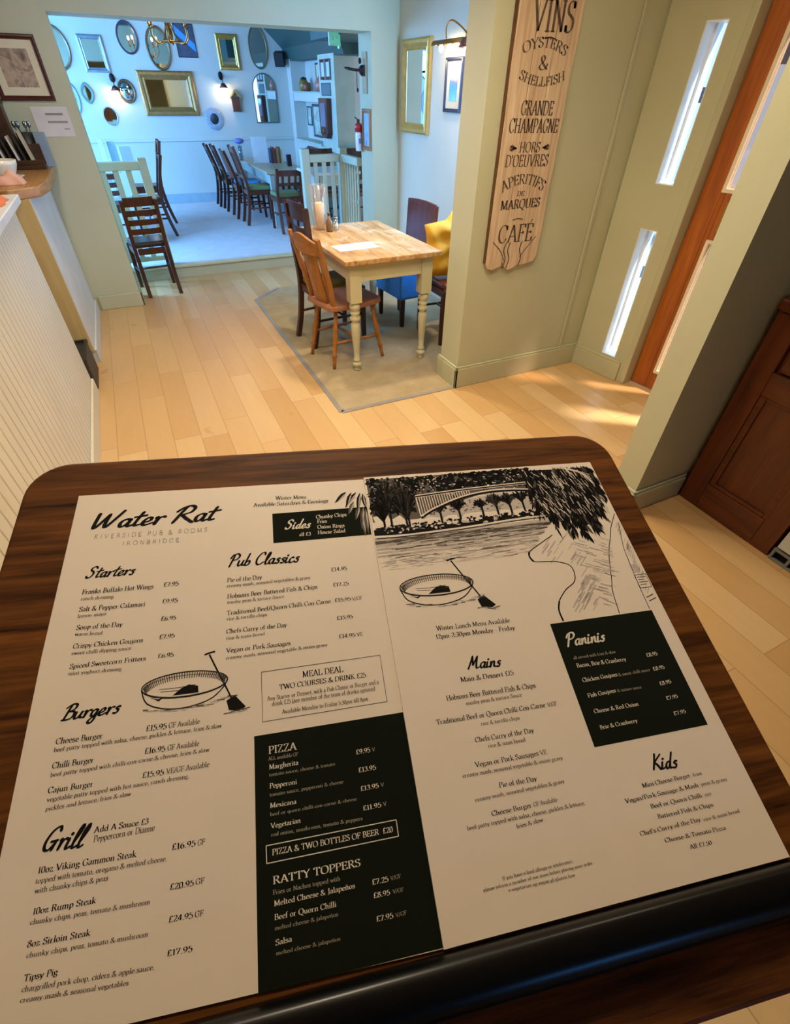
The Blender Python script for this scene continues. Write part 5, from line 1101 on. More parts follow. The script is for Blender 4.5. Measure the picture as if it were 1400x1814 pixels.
def seat_poly(w, wb, d, r=0.03): return [(-wb/2, -d/2), (wb/2, -d/2), (w/2-0.01, d/2-r), (w/2-r, d/2), (-w/2+r, d/2), (-w/2+0.01, d/2-r)]
def chair(label, loc, rz, style='ladder', wm=None, sm=None, H=0.92, w=0.42, d=0.42, hs=0.45, group=None, pad=True, slats=4, lean=0.10, cat='chair', z_leg=0.0):
    """front of the chair looks to local +y"""
    wm = wm or DARKW; sm = sm or wm; t = thing('dining_chair' if style != 'spindle' else 'kitchen_chair', label, cat, loc, rz, group)
    wb = w*0.9; yb = -d/2
    for sx in (-1, 1):
        obj('leg', MB().beam((sx*(w/2-0.02), d/2-0.025, 0), (sx*(w/2-0.025), d/2-0.03, hs-0.03), 0.030, 0.030, (0, 1, 0), 0.042, 0.042), wm, t, bevel=0.003)
        m = MB()
        P = [(sx*(wb/2-0.015), yb-0.06, 0), (sx*(wb/2-0.018), yb-0.012, 0.20), (sx*(wb/2-0.018), yb+0.012, hs), (sx*(wb/2-0.02), yb-lean*0.35, hs+(H-hs)*0.5), (sx*(wb/2-0.02), yb-lean, H)]
        P = smooth_pts(P, 4)
        for a, b in zip(P, P[1:]): m.beam(a, b, 0.034, 0.036, (0, 1, 0))
        obj('leg', m, wm, t)
    m = MB().beam((-w/2+0.05, d/2-0.03, hs-0.055), (w/2-0.05, d/2-0.03, hs-0.055), 0.02, 0.05).beam((-wb/2+0.04, yb+0.012, hs-0.055), (wb/2-0.04, yb+0.012, hs-0.055), 0.02, 0.05)
    for sx in (-1, 1): m.beam((sx*(wb/2-0.02), yb+0.03, hs-0.055), (sx*(w/2-0.025), d/2-0.052, hs-0.055), 0.02, 0.05)
    obj('seat_rail', m, wm, t)
    m = MB()
    for sx in (-1, 1): m.cyl((sx*(wb/2-0.02), yb-0.012, 0.2), (sx*(w/2-0.022), d/2-0.045, 0.2), 0.010, n=8)
    m.cyl((-w/2+0.03, 0.02, 0.2), (w/2-0.03, 0.02, 0.2), 0.009, n=8); obj('stretcher', m, wm, t)
    if pad:
        mb = MB().prism(seat_poly(w-0.01, wb-0.045, d-0.05), hs-0.029, hs+0.02); obj('seat', mb, sm, t, bevel=0.018, seg=3)
    else: obj('seat', MB().prism(seat_poly(w-0.01, wb-0.045, d-0.05), hs-0.029, hs-0.003), sm, t, bevel=0.006)
    def at(z):
        f = (z-hs)/(H-hs); return yb+0.012-(lean+0.012)*max(0, f)**1.1
    if style == 'ladder':
        hh = (H-hs-0.06)/slats
        for k in range(slats):
            z0 = hs+0.09+k*hh; z1 = z0+hh*(0.62 if k < slats-1 else 0.95); c = []
            for i in range(7):
                u = i/6*2-1; c.append((u*(wb/2-0.036), -0.012*(1-u*u)))
            vs = []; fs = []
            for z in (z0, z1):
                for off in (-0.007, 0.007): vs += [(x, at(z)+y+off, z) for x, y in c]
            for i in range(6): fs += [(i, i+1, 14+i+1, 14+i), (7+i+1, 7+i, 21+i, 21+i+1), (14+i, 14+i+1, 21+i+1, 21+i), (i+1, i, 7+i, 7+i+1)]
            fs += [(0, 14, 21, 7), (6, 13, 27, 20)]
            obj('back_slat', MB().add(vs, fs), wm, t)
    elif style == 'lattice':
        m = MB().beam((-wb/2+0.035, at(H-0.04), H-0.04), (wb/2-0.035, at(H-0.04), H-0.04), 0.02, 0.06).beam((-wb/2+0.035, at(hs+0.12), hs+0.12), (wb/2-0.035, at(hs+0.12), hs+0.12), 0.02, 0.035)
        obj('back_rail', m, wm, t)
        for k in range(3): x = (k-1)*wb*0.24; obj('back_splat', MB().beam((x, at(hs+0.14), hs+0.14), (x, at(H-0.07), H-0.07), 0.03, 0.012, (0, 1, 0)), wm, t)
    elif style == 'panel':
        vs = []; fs = []; n = 8
        for z in (hs+0.06, H):
            for off in (-0.009, 0.009): vs += [((i/n*2-1)*(wb/2-0.0365), at(z)+off-0.03*(1-(i/n*2-1)**2), z) for i in range(n+1)]
        q = n+1
        for i in range(n): fs += [(i, i+1, 2*q+i+1, 2*q+i), (q+i+1, q+i, 3*q+i, 3*q+i+1), (2*q+i, 2*q+i+1, 3*q+i+1, 3*q+i), (i+1, i, q+i, q+i+1)]
        fs += [(0, 2*q, 3*q, q), (n, q+n, 3*q+n, 2*q+n)]; obj('back_panel', MB().add(vs, fs), wm, t)
    return t
def turned_leg(mb, p0, p1, r=0.016, n=10):
    p0, p1 = Vector(p0), Vector(p1); prof = [(0, 0.7), (0.12, 0.8), (0.2, 0.95), (0.22, 1.25), (0.25, 0.85), (0.45, 1.15), (0.6, 1.25), (0.66, 0.9), (0.69, 1.3), (0.72, 0.9), (0.85, 1.0), (1, 0.8)]
    mb.path([p0.lerp(p1, a) for a, _ in prof], [r*b for _, b in prof], n)
# honey spindle-leg kitchen chair in front
t = thing('kitchen_chair', 'honey oak kitchen chair with shaped splat back nearest the walkway at the alcove table', 'chair', (1.235, 3.375, GA), -PI/2+0.20)
hs = 0.44; w = 0.40; d = 0.40
seat = [(x*1.0, y) for x, y in [(-0.17, -0.21), (-0.09, -0.235), (0.09, -0.235), (0.17, -0.21), (0.205, 0.0), (0.195, 0.15), (0.13, 0.20), (-0.13, 0.20), (-0.195, 0.15), (-0.205, 0.0)]]
seat = smooth_pts(seat, 4, True)
obj('seat', MB().prism(seat, hs-0.035, hs), plain('rosy_oak_seat', 'a06a4c', 0.35, var=0.12, scale=14), t, bevel=0.010, seg=3)
for sx in (-1, 1):
    m = MB(); turned_leg(m, (sx*0.185, 0.195, 0), (sx*0.135, 0.13, hs-0.035)); obj('leg', m, HONEY, t)
    m = MB(); turned_leg(m, (sx*0.165, -0.235, 0), (sx*0.12, -0.16, hs-0.035)); obj('leg', m, HONEY, t)
m = MB()
for sx in (-1, 1): m.path([(sx*0.165, 0.17, 0.17), (sx*0.158, -0.02, 0.175), (sx*0.150, -0.21, 0.18)], [0.008, 0.012, 0.008], 8)
m.path([(-0.158, -0.01, 0.175), (0, -0.01, 0.176), (0.158, -0.01, 0.175)], [0.008, 0.012, 0.008], 8); obj('stretcher', m, HONEY, t)
for sx in (-1, 1):
    m = MB(); P = smooth_pts([(sx*0.15, -0.195, hs), (sx*0.165, -0.222, hs+0.14), (sx*0.176, -0.258, hs+0.28), (sx*0.180, -0.295, hs+0.42)], 4)
    for a, b in zip(P, P[1:]): m.beam(a, b, 0.034, 0.022, (0, 1, 0))
    obj('back_post', m, HONEY, t)
def curved_slab(x0, x1, zlo, zhi, yf, bow, th, n=10):
    vs = []; fs = []; q = n+1
    for f in (zlo, zhi):
        for off in (-th/2, th/2):
            for i in range(q):
                u = i/n; x = x0+(x1-x0)*u; z = f(u*2-1); vs.append((x, yf(z)-bow*(1-(u*2-1)**2)+off, z))
    for i in range(n): fs += [(i, i+1, 2*q+i+1, 2*q+i), (q+i+1, q+i, 3*q+i, 3*q+i+1), (2*q+i, 2*q+i+1, 3*q+i+1, 3*q+i), (i+1, i, q+i, q+i+1)]
    fs += [(0, 2*q, 3*q, q), (n, q+n, 3*q+n, 2*q+n)]; return MB().add(vs, fs)
yf = lambda z: -0.195-(z-hs)*0.225
obj('crest_rail', curved_slab(-0.165, 0.165, lambda u: hs+0.315+0.0*u, lambda u: hs+0.425-0.025*abs(u)**1.5+0.012*math.cos(u*PI), yf, 0.03, 0.02), HONEYX, t, bevel=0.004)
obj('back_splat', curved_slab(-0.085, 0.085, lambda u: hs+0.001, lambda u: hs+0.314, yf, 0.012, 0.014), HONEY, t, bevel=0.003)
obj('cross_rail', curved_slab(-0.150, 0.150, lambda u: hs+0.125, lambda u: hs+0.165, lambda z: yf(z)+0.022, 0.012, 0.014).add([], []), HONEYX, t, bevel=0.003)
for sx in (-1, 1): obj('back_spindle', MB().path([(sx*0.125, -0.195, hs), (sx*0.128, -0.233, hs+0.16), (sx*0.132, -0.268, hs+0.317)], [0.007, 0.010, 0.007], 8), HONEY, t)
chair('dark ladder-back chair with olive seat pad at the far side of the honey kitchen chair', (1.27, 3.775, GA), -PI/2+0.14, 'ladder', DARKW, plain('olive_velvet', '7a6e2e', 0.85, var=0.2), 0.95, 0.37, 0.42, 0.44, slats=4, lean=0.025)
# blue box-seat chair with a glossy wooden back
t = thing('tub_chair', 'chair with bright blue boxed seat and glossy red-brown curved back behind the alcove table', 'chair', (2.0, 3.92, GA), PI/2+0.08)
BLUEF = plain('bright_blue_cloth', '3c8fdc', 0.75, var=0.08, scale=20); GLW = wood('glossy_red_brown_ply', '6e3216', '45200e', 'z', 1.0, 0.12, 0.8, 40, 0.6)
for sx in (-1, 1):
    for sy in (-1, 1): obj('leg', MB().beam((sx*0.19, 0.045+sy*0.10, 0), (sx*0.19, 0.045+sy*0.10, 0.23), 0.030, 0.030, (0, 1, 0), 0.040, 0.040), DARKW, t, bevel=0.003)
obj('seat', MB().box(-0.225, -0.095, 0.2305, 0.225, 0.185, 0.46), BLUEF, t, bevel=0.02, seg=3)
obj('back_panel', curved_slab(-0.215, 0.215, lambda u: 0.30, lambda u: 0.90-0.012*u*u, lambda z: -0.112-(z-0.30)*0.06, 0.0, 0.022), GLW, t, bevel=0.004)
t2 = chair('dark wooden chair with brown leather seat beside the sign wall, yellow bag on it', (2.16, 3.42, GA), PI/2, 'panel', DARKW, plain('brown_leather', '5c2f1c', 0.35, var=0.1), 0.80, 0.42, 0.40, 0.445)
# mustard bag: puffed cloth body with pointed corners
mb = MB(); n = 22; vs = []; fs = []
for side in (-1, 1):
    for i in range(n+1):
        for j in range(n+1):
            u, v = i/n*2-1, j/n*2-1
            puff = (max(0, 1-abs(u)**2.6)*max(0, 1-abs(v)**2.6))**0.55
            x = u*0.215*(1-0.08*v)+0.02*math.sin(3*v+1); z = 0.20+v*0.19+0.030*(abs(u-0.12) < 0.25)*max(0, v)**4*(1-abs(u-0.12)/0.25)*2-0.025*max(0, v)**3*max(0, -u)
            y = side*puff*0.085*(1+0.18*math.sin(7*u+4*v)+0.14*math.sin(9*v-3*u))
            vs.append((x, y, max(0.002, z)))
N = (n+1)**2
for s_ in (0, 1):
    for i in range(n):
        for j in range(n):
            f = (i*(n+1)+j, (i+1)*(n+1)+j, (i+1)*(n+1)+j+1, i*(n+1)+j+1); fs.append(tuple(k+s_*N for k in (f if s_ else f[::-1])))
mb.add(vs, fs, True)
o = obj('cloth_bag', mb, plain('mustard_cloth', 'd79a1c', 0.7, var=0.06, scale=14), label='mustard yellow cloth bag slumped on the brown leather chair', cat='bag'); o.location = (2.10, 3.40, GA+0.467); o.rotation_euler = (0, 0, -0.10)

# ------------------------------------------------------------------ alcove wall: gilt mirror, picture, picture light
framed('wall_mirror', 'tall bright gilt mirror on the alcove wall beside the wide opening', 'mirror', (2.55, 4.875, 1.575), -PI/2, rectpts(0.50, 0.615), 0.072, GOLDB, 'mirror', 0.035)
SEA = NT('beach_scene_print'); _c = SEA.add('ShaderNodeTexCoord'); _s = SEA.add('ShaderNodeSeparateXYZ'); SEA.l.new(_c.outputs['Object'], _s.inputs[0])
_n = SEA.noise(_c.outputs['Object'], 14, 3); _z = SEA.math('ADD', SEA.math('MULTIPLY', _s.outputs[2], 3.6), SEA.math('ADD', SEA.math('MULTIPLY', _n, 0.3), 0.35))
SEA.set(SEA.ramp(_z, [(0.1, lin('7fc6d8')), (0.45, lin('3f8fc4')), (0.56, lin('5f78a8')), (0.62, lin('c99ba0')), (0.7, lin('a9b4c4')), (0.95, lin('c3c7d2'))]), 0.4)
framed('framed_picture', 'navy framed seaside print below the picture light in the alcove', 'picture', (2.55, 4.245, 1.59), -PI/2, rectpts(0.255, 0.32), 0.024, DFB, 'print', 0.022, None, 0.045, SEA.m)
framed('framed_picture', 'dark framed picture half hidden by the sign wall beside the seaside print', 'picture', (2.55, 3.86, 1.58), -PI/2, rectpts(0.26, 0.36), 0.024, plain('black_brown_frame', '2a201c', 0.4), 'print', 0.02, None, 0.04, BROWNP)
BRASS = plain('aged_brass', '9a6f3a', 0.3, 1.0, var=0.1); BULB = glow('warm_bulb', 'ffd2b0', 7)
t = thing('picture_light', 'brass picture light with glowing bulbs above the seaside print', 'lamp', (2.55, 4.21, 1.80), -PI/2)
obj('wall_plate', MB().lathe([(0.03, 0), (0.03, 0.012), (0.012, 0.016)], n=18, M=Matrix.Translation((0.12, 0, 0.06)) @ Matrix.Rotation(PI/2, 4, 'X')), BRASS, t)
obj('arm', MB().path(smooth_pts([(0.12, -0.012, 0.06), (0.09, -0.05, 0.10), (0.03, -0.10, 0.135), (-0.02, -0.11, 0.10), (-0.03, -0.10, 0.045)], 5), 0.005, 8), BRASS, t)
m = MB(); n = 12; vs = []; fs = []
for x in (-0.20, 0.20):
    for k in range(n+1):
        a = PI*k/n; vs.append((x, -0.10+0.032*math.cos(a), 0.012+0.030*math.sin(a)))
for k in range(n): fs.append((k, k+1, n+1+k+1, n+1+k))
fs += [tuple(range(n+1)), tuple(range(2*n+1, n, -1))]; m.add(vs, fs, True)
sh = obj('shade', m, BRASS, t)
for x in (-0.10, 0.02, 0.13): obj('bulb', MB().ball((x, -0.10, -0.004), 0.018, 0.018, 0.026, 12, 8), BULB, sh)
point('picture_light_lamp', (2.42, 4.24, 1.755), 0.03, (1, 0.80, 0.52), 3.6)
def sconce(label, loc, rz, cat='lamp', e=3.0, group=None):
    t = thing('wall_lamp', label, cat, loc, rz, group)
    obj('wall_plate', MB().ball((0, -0.012, 0.06), 0.035, 0.012, 0.05, 16, 8), plain('black_bronze', '241c19', 0.4, 0.5), t)
    obj('arm', MB().path(smooth_pts([(0, -0.02, 0.05), (0, -0.08, 0.06), (0, -0.11, 0.03), (0, -0.11, -0.02)], 4), 0.006, 8), plain('black_bronze', '241c19', 0.4, 0.5), t)
    sh = obj('shade', MB().lathe([(0.018, -0.02), (0.03, -0.03), (0.065, -0.075), (0.061, -0.076), (0.026, -0.034), (0.012, -0.026)], (0, -0.11, 0), 22), plain('copper_shade', '6b3a30', 0.35, 0.6), t)
    obj('bulb', MB().ball((0, -0.11, -0.066), 0.020, 0.020, 0.024, 14, 8), BULB, sh)
    p = Matrix.Rotation(rz, 4, 'Z') @ Vector((0, -0.11, -0.11)); point('wall_lamp_light', tuple(Vector(loc)+p), 0.03, (1, 0.78, 0.45), e); return t
sconce('dark wall lamp at the edge of the sign wall in the alcove', (2.55, 3.93, 1.86), -PI/2, 'lamp', 4.5)

# ------------------------------------------------------------------ right jamb of the opening
t = thing('hook_board', 'pale wooden board with black iron hook and hanging wires on the right jamb', 'hook board', (2.2795, 5.385, 1.67), -PI/2)
obj('board', MB().box(-0.045, -0.014, -0.14, 0.05, -0.0005, 0.14), wood('pale_driftwood', 'bfae8e', '94805f', 'z', 1.0, 0.6), t, bevel=0.003)
IRON = plain('black_iron', '2a1d1c', 0.5, 0.6)
obj('bracket', MB().box(-0.03, -0.03, -0.02, 0.03, -0.0145, 0.055).ball((0, -0.035, 0.02), 0.03, 0.025, 0.035, 14, 8).ball((0, -0.05, 0.08), 0.014, 0.014, 0.022, 12, 8), IRON, t)
obj('hook', MB().path(smooth_pts([(0, -0.04, 0.02), (-0.02, -0.10, 0.022), (-0.02, -0.16, 0.03), (-0.02, -0.19, 0.034)], 4), [0.010]*9+[0.007]*4, 8), IRON, t)
obj('wire', MB().path([(-0.02, -0.075, 0.02), (-0.02, -0.075, -0.10)], 0.003, 6).ball((-0.02, -0.07, -0.115), 0.010, 0.010, 0.016, 10, 6), IRON, t)
framed('framed_picture', 'small oak framed blue print on the right jamb below the hook board', 'picture', (2.2795, 5.36, 1.27), -PI/2, rectpts(0.19, 0.31), 0.032, wood('light_oak_frame', 'a8794a', '7b5228', 'z', 1.0, 0.4), 'print', 0.02, None, 0.0, art('blue_print', [(0.3, '7d9db8'), (0.5, '8fb4cf'), (0.7, '5f7f9c')], 8))
t = thing('fire_extinguisher', 'small white fire extinguisher with red head hung on the right jamb', 'fire extinguisher', (2.245, 5.506, 1.10))
obj('cylinder', MB().lathe([(0.028, 0), (0.032, 0.01), (0.032, 0.13), (0.028, 0.15)], n=20), plain('white_enamel', 'd6dbe6', 0.3), t); obj('collar', MB().lathe([(0.034, 0.1505), (0.034, 0.20), (0.018, 0.22)], n=20), plain('red_enamel', 'b3202c', 0.3), t, label='red head')
obj('handle', MB().box(-0.012, -0.008, 0.2205, 0.012, 0.008, 0.245).beam((0, 0, 0.24), (-0.035, 0, 0.262), 0.012, 0.008), plain('black_handle', '1c1c1c', 0.5), t)
m = MB()
for q in range(5): m.box(-0.014+q*0.006, -0.0335, 0.06+0.0*q, -0.010+q*0.006, -0.0322, 0.10)
obj('label_print', m, plain('blue_print_label', '5868a8', 0.5), t)

# ------------------------------------------------------------------ balustrades at the edge of the raised room
def post_newel(mb, x, y, z0, z1, w=0.075): mb.box(x-w/2, y-w/2, z0, x+w/2, y+w/2, z1)
RAILM = plain('sage_rail_paint', 'b4b594', 0.45, var=0.03)
t = thing('balustrade', 'cream balustrade with flat balusters left of the step', 'balustrade', (-0.2, 6.10, ZS))
obj('newel_post', MB().box(0.385, -0.04, 0, 0.465, 0.04, 0.93), RAILM, t, bevel=0.008)
obj('handrail', MB().box(-0.45, -0.035, 0.835, 0.3845, 0.035, 0.905), RAILM, t, bevel=0.008); obj('bottom_rail', MB().box(-0.45, -0.025, 0.05, 0.3845, 0.025, 0.09), RAILM, t, bevel=0.004)
for k in range(7): obj('baluster', MB().box(-0.42+k*0.113, -0.012, 0.0905, -0.42+k*0.113+0.05, 0.012, 0.8345), RAILM, t, bevel=0.003)
t = thing('balustrade', 'pale green corner balustrade right of the step behind the alcove table', 'balustrade', (1.85, 6.10, ZS))
RAILG = plain('pale_green_rail', 'b3bda8', 0.45, var=0.03)
obj('newel_post', MB().box(-0.045, -0.045, 0, 0.045, 0.045, 0.965), RAILG, t, bevel=0.008); obj('newel_post', MB().box(0.39, -0.045, 0, 0.475, 0.045, 0.965), RAILG, t, bevel=0.008)
for bb in ((0.0455, -0.035, 0.845, 0.3895, 0.035, 0.915), (0.40, -0.50, 0.845, 0.46, -0.0455, 0.915)): obj('handrail', MB().box(*bb), RAILG, t, bevel=0.008)
for bb in ((0.0455, -0.025, 0.05, 0.3895, 0.025, 0.09), (0.41, -0.50, 0.05, 0.45, -0.0455, 0.09)): obj('bottom_rail', MB().box(*bb), RAILG, t, bevel=0.003)
for k in range(3): obj('baluster', MB().box(0.09+k*0.10, -0.012, 0.0905, 0.135+k*0.10, 0.012, 0.8445), RAILG, t, bevel=0.003)
SP = [(0.012, 0), (0.012, 0.08), (0.019, 0.11), (0.012, 0.14), (0.018, 0.24), (0.014, 0.40), (0.019, 0.43), (0.012, 0.46), (0.012, 0.754)]
for k in range(6): obj('baluster', MB().lathe(SP, (0.43, -0.10-k*0.072, 0.0905), 10), RAILG, t)

# ------------------------------------------------------------------ mirrors and lamps on the back wall
SILVER = plain('silver_frame', 'a8b3bd', 0.3, 0.7, var=0.15, scale=20); BRONZE = plain('bronze_frame', '7d6a50', 0.35, 0.7); TEALF = plain('teal_frame', '4d6a66', 0.4)
PURP = plain('plum_frame', '43384e', 0.35)
GM = 'mirrors crowded on the back wall'
W_ = lambda x, z: (x, YB, z)
framed('wall_mirror', 'large dark oval mirror cut off by the left side of the opening', 'mirror', W_(-0.32, 1.93), 0, ellpts(0.38, 0.46), 0.03, BRONZE, 'mirror', 0.025, GM)
framed('wall_mirror', 'silver framed upright rectangular mirror at the top left of the back wall', 'mirror', W_(0.14, 1.885), 0, rectpts(0.31, 0.375), 0.05, SILVER, 'mirror', 0.03, GM)
framed('wall_mirror', 'plum framed oval mirror near the top of the back wall between silver mirror and chandelier', 'mirror', W_(0.625, 2.06), 0, ellpts(0.27, 0.34), 0.022, PURP, 'mirror', 0.02, GM)
framed('wall_mirror', 'small green pointed oval mirror beside the left wall lamp', 'mirror', W_(-0.09, 1.48), 0, [(0.085*math.copysign(abs(math.cos(2*PI*k/32))**1.25, math.cos(2*PI*k/32)), 0.115*math.copysign(abs(math.sin(2*PI*k/32))**1.25, math.sin(2*PI*k/32))) for k in range(32)], 0.035, plain('verdigris_frame', '6f8f80', 0.4), 'mirror', 0.02, GM)
t = framed('wall_mirror', 'round convex mirror with bronze rim right of the left wall lamp', 'mirror', W_(0.43, 1.505), 0, ellpts(0.235, 0.265), 0.03, BRONZE, 'mirror', 0.025, GM)
obj('convex_glass', MB().ball((0, -0.012, 0), 0.088, 0.03, 0.102, 24, 12), MIRROR, t)
framed('wall_mirror', 'small plain oval mirror below the left wall lamp', 'mirror', W_(0.12, 1.23), 0, ellpts(0.19, 0.215), 0.012, SILVER, 'mirror', 0.015, GM)
framed('wall_mirror', 'pale blue framed mirror at the left edge of the opening beside the green pointed mirror', 'mirror', W_(-0.31, 1.42), 0, ellpts(0.20, 0.36), 0.03, plain('pale_blue_frame', '8fb2cc', 0.4), 'mirror', 0.02, GM)
framed('wall_mirror', 'bronze oval mirror behind the chandelier above the wide gilt mirror', 'mirror', W_(1.0, 1.965), 0, ellpts(0.32, 0.46), 0.03, BRONZE, 'mirror', 0.03, GM)
STR = NT('navy_print_with_blue_band'); _c = STR.add('ShaderNodeTexCoord'); _s = STR.add('ShaderNodeSeparateXYZ'); STR.l.new(_c.outputs['Object'], _s.inputs[0])
_v = STR.math('ADD', STR.math('MULTIPLY', _s.outputs[0], 0.75), _s.outputs[2]); _g = STR.math('LESS_THAN', STR.math('ABSOLUTE', STR.math('SUBTRACT', _v, 0.02)), 0.042)
STR.set(STR.mix(_g, STR.ramp(STR.noise(_c.outputs['Object'], 12, 3), [(0.3, lin('33415a')), (0.7, lin('44536b'))]), lin('3f9be0')), 0.4)
framed('framed_picture', 'unframed navy print with bright blue diagonal band near the chandelier', 'picture', W_(1.39, 2.055), 0, rectpts(0.27, 0.35), 0.008, plain('navy_edge', '2c3648', 0.4), 'print', 0.015, None, 0.0, STR.m)
framed('wall_mirror', 'wide landscape mirror in a heavy gilt frame in the middle of the back wall', 'mirror', W_(1.0, 1.485), 0, rectpts(0.77, 0.50), 0.10, GOLD, 'mirror', 0.05, GM)
framed('wall_mirror', 'upright gilt framed mirror above the right wall lamp', 'mirror', W_(1.97, 1.955), 0, rectpts(0.315, 0.39), 0.062, GOLDB, 'mirror', 0.035, GM)
framed('wall_mirror', 'tall oval mirror with thin gilt rim below the sloping dark ceiling', 'mirror', W_(2.43, 2.02), 0, ellpts(0.29, 0.48), 0.02, plain('thin_gilt_rim', '8f8560', 0.35, 0.7), 'mirror', 0.02, GM)
framed('wall_mirror', 'arched mirror with slim frame at the right end of the back wall', 'mirror', W_(2.445, 1.44), 0, archpts(0.37, 0.60), 0.014, TEALF, 'mirror', 0.02, GM)
t = thing('wall_mirror', 'small dark round mirror in a wide pale sunburst frame below the right wall lamp', 'mirror', W_(1.59, 1.195), 0, GM)
m = MB(); N = 40; o_ = [((0.135 if k % 2 else 0.142)*math.cos(2*PI*k/N), (0.135 if k % 2 else 0.142)*math.sin(2*PI*k/N)) for k in range(N)]; i_ = [(0.068*math.cos(2*PI*k/N), 0.068*math.sin(2*PI*k/N)) for k in range(N)]
m.rim(o_, i_, -0.001, -0.022, -0.012); obj('frame', m, plain('pale_lilac_frame', 'a9b6c6', 0.45, var=0.2, scale=40), t)
m = MB()
for k in range(28): a = 2*PI*k/28; m.cyl((0.085*math.cos(a), -0.022, 0.085*math.sin(a)), (0.13*math.cos(a), -0.016, 0.13*math.sin(a)), 0.004, 0.006, 6)
obj('ray', m, plain('pale_lilac_frame', 'a9b6c6', 0.45), t, kind='stuff'); obj('mirror_glass', slab_xz(ellpts(0.138, 0.138), -0.014, -0.010), plain('dark_mirror', '0e1626', 0.08), t)
sconce('left wall lamp on the back wall, glowing below its dark shade', W_(0.285, 1.585), 0, 'lamp', 2.6, 'wall lamps on the back wall')
sconce('right wall lamp on the back wall, glowing beside the house-shaped clock', W_(1.80, 1.635), 0, 'lamp', 2.6, 'wall lamps on the back wall')
t = thing('cuckoo_clock', 'small brown house-shaped clock beside the right wall lamp', 'clock', W_(1.965, 1.40), 0)
obj('case', slab_xz([(-0.055, -0.10), (0.055, -0.10), (0.06, 0.06), (-0.06, 0.06)], -0.05, -0.001), REDW, t); obj('roof', slab_xz([(-0.085, 0.055), (-0.075, 0.04), (0, 0.115), (0.075, 0.04), (0.085, 0.055), (0, 0.14)], -0.065, -0.001), plain('straw_roof', '9c8452', 0.6), t)
obj('foot', MB().box(-0.06, -0.055, -0.118, -0.035, -0.001, -0.1005).box(-0.012, -0.055, -0.118, 0.012, -0.001, -0.1005).box(0.035, -0.055, -0.118, 0.06, -0.001, -0.1005), REDW, t)
t = thing('loudspeaker', 'black loudspeaker high in the corner below the sloping ceiling', 'speaker', (2.72, 9.78, 1.90), -0.5)
obj('case', MB().box(-0.075, -0.07, -0.08, 0.075, 0.07, 0.08), plain('black_speaker', '14181c', 0.5), t, bevel=0.012, M=Matrix.Rotation(0.25, 4, 'X')); obj('bracket', MB().path([(0, 0.06, 0.02), (0.03, 0.12, 0.03)], 0.012, 8), plain('black_speaker', '14181c', 0.5), t)
obj('grille', slab_xz(rectpts(0.13, 0.14), -0.075, -0.0705), plain('speaker_cloth', '1d2328', 0.8), t, M=Matrix.Rotation(0.25, 4, 'X'))
# chandelier
t = thing('chandelier', 'brass chandelier with looped arms hanging in the raised room', 'chandelier', (0.97, 8.0, 1.93))
for k in range(6):
    a = 2*PI*k/6+0.3; c, s_ = math.cos(a), math.sin(a)
    obj('arm', MB().path(smooth_pts([(0.02*c, 0.02*s_, 0.18), (0.08*c, 0.08*s_, 0.03), (0.16*c, 0.16*s_, 0.0), (0.22*c, 0.22*s_, 0.06), (0.22*c, 0.22*s_, 0.13)], 5), 0.007, 8), BRASS, t)
    cc = obj('candle_cup', MB().lathe([(0.012, 0), (0.026, 0.012), (0.010, 0.016), (0.010, 0.07)], (0.22*c, 0.22*s_, 0.13), 14), BRASS, t); obj('bulb', MB().ball((0.22*c, 0.22*s_, 0.225), 0.014, 0.014, 0.025, 12, 8), BULB, cc)
obj('ring', MB().path([(0.115*math.cos(2*PI*k/24), 0.115*math.sin(2*PI*k/24), 0.015) for k in range(24)], 0.006, 8, True), BRASS, t)
obj('stem', MB().lathe([(0.006, 0.0), (0.02, 0.03), (0.03, 0.08), (0.012, 0.14), (0.02, 0.18), (0.008, 0.22), (0.008, 0.818)], n=16), BRASS, t)
point('chandelier_light', (0.97, 8.0, 2.3), 0.12, (1, 0.78, 0.5), 14)
# exit sign
t = thing('exit_sign', 'small green lit sign hung below the dark ceiling inside the raised room', 'sign', (2.40, 6.45, 1.955), 0.35)
obj('case', MB().box(-0.075, 0.0, -0.06, 0.075, 0.02, 0.06), plain('white_plastic', 'c7d3cf', 0.4), t, bevel=0.003); obj('lit_panel', MB().box(-0.068, -0.003, -0.05, 0.068, -0.0002, 0.045), glow('green_lit_panel', '4fae9a', 0.7), t)
m = MB().add([(-0.045, -0.0042, -0.02), (-0.02, -0.0042, -0.02), (-0.02, -0.0042, 0.02), (-0.045, -0.0042, 0.02)], [(0, 1, 2, 3)]).add([(0.0, -0.0042, -0.004), (0.03, -0.0042, -0.004), (0.03, -0.0042, -0.016), (0.05, -0.0042, 0.0), (0.03, -0.0042, 0.016), (0.03, -0.0042, 0.004), (0.0, -0.0042, 0.004)], [(0, 1, 2, 3, 4, 5, 6)])
obj('symbol', m, plain('pale_symbol', 'cfe6dd', 0.5), t); obj('status_light', MB().ball((0.04, -0.002, -0.07), 0.008, n=10, m=6), glow('green_led', '35ffa0', 6), t); obj('hanger', MB().cyl((0, 0.01, 0.0605), (0, 0.01, 0.02+0.005+0.0), 0.004, n=6), CHROME, t)

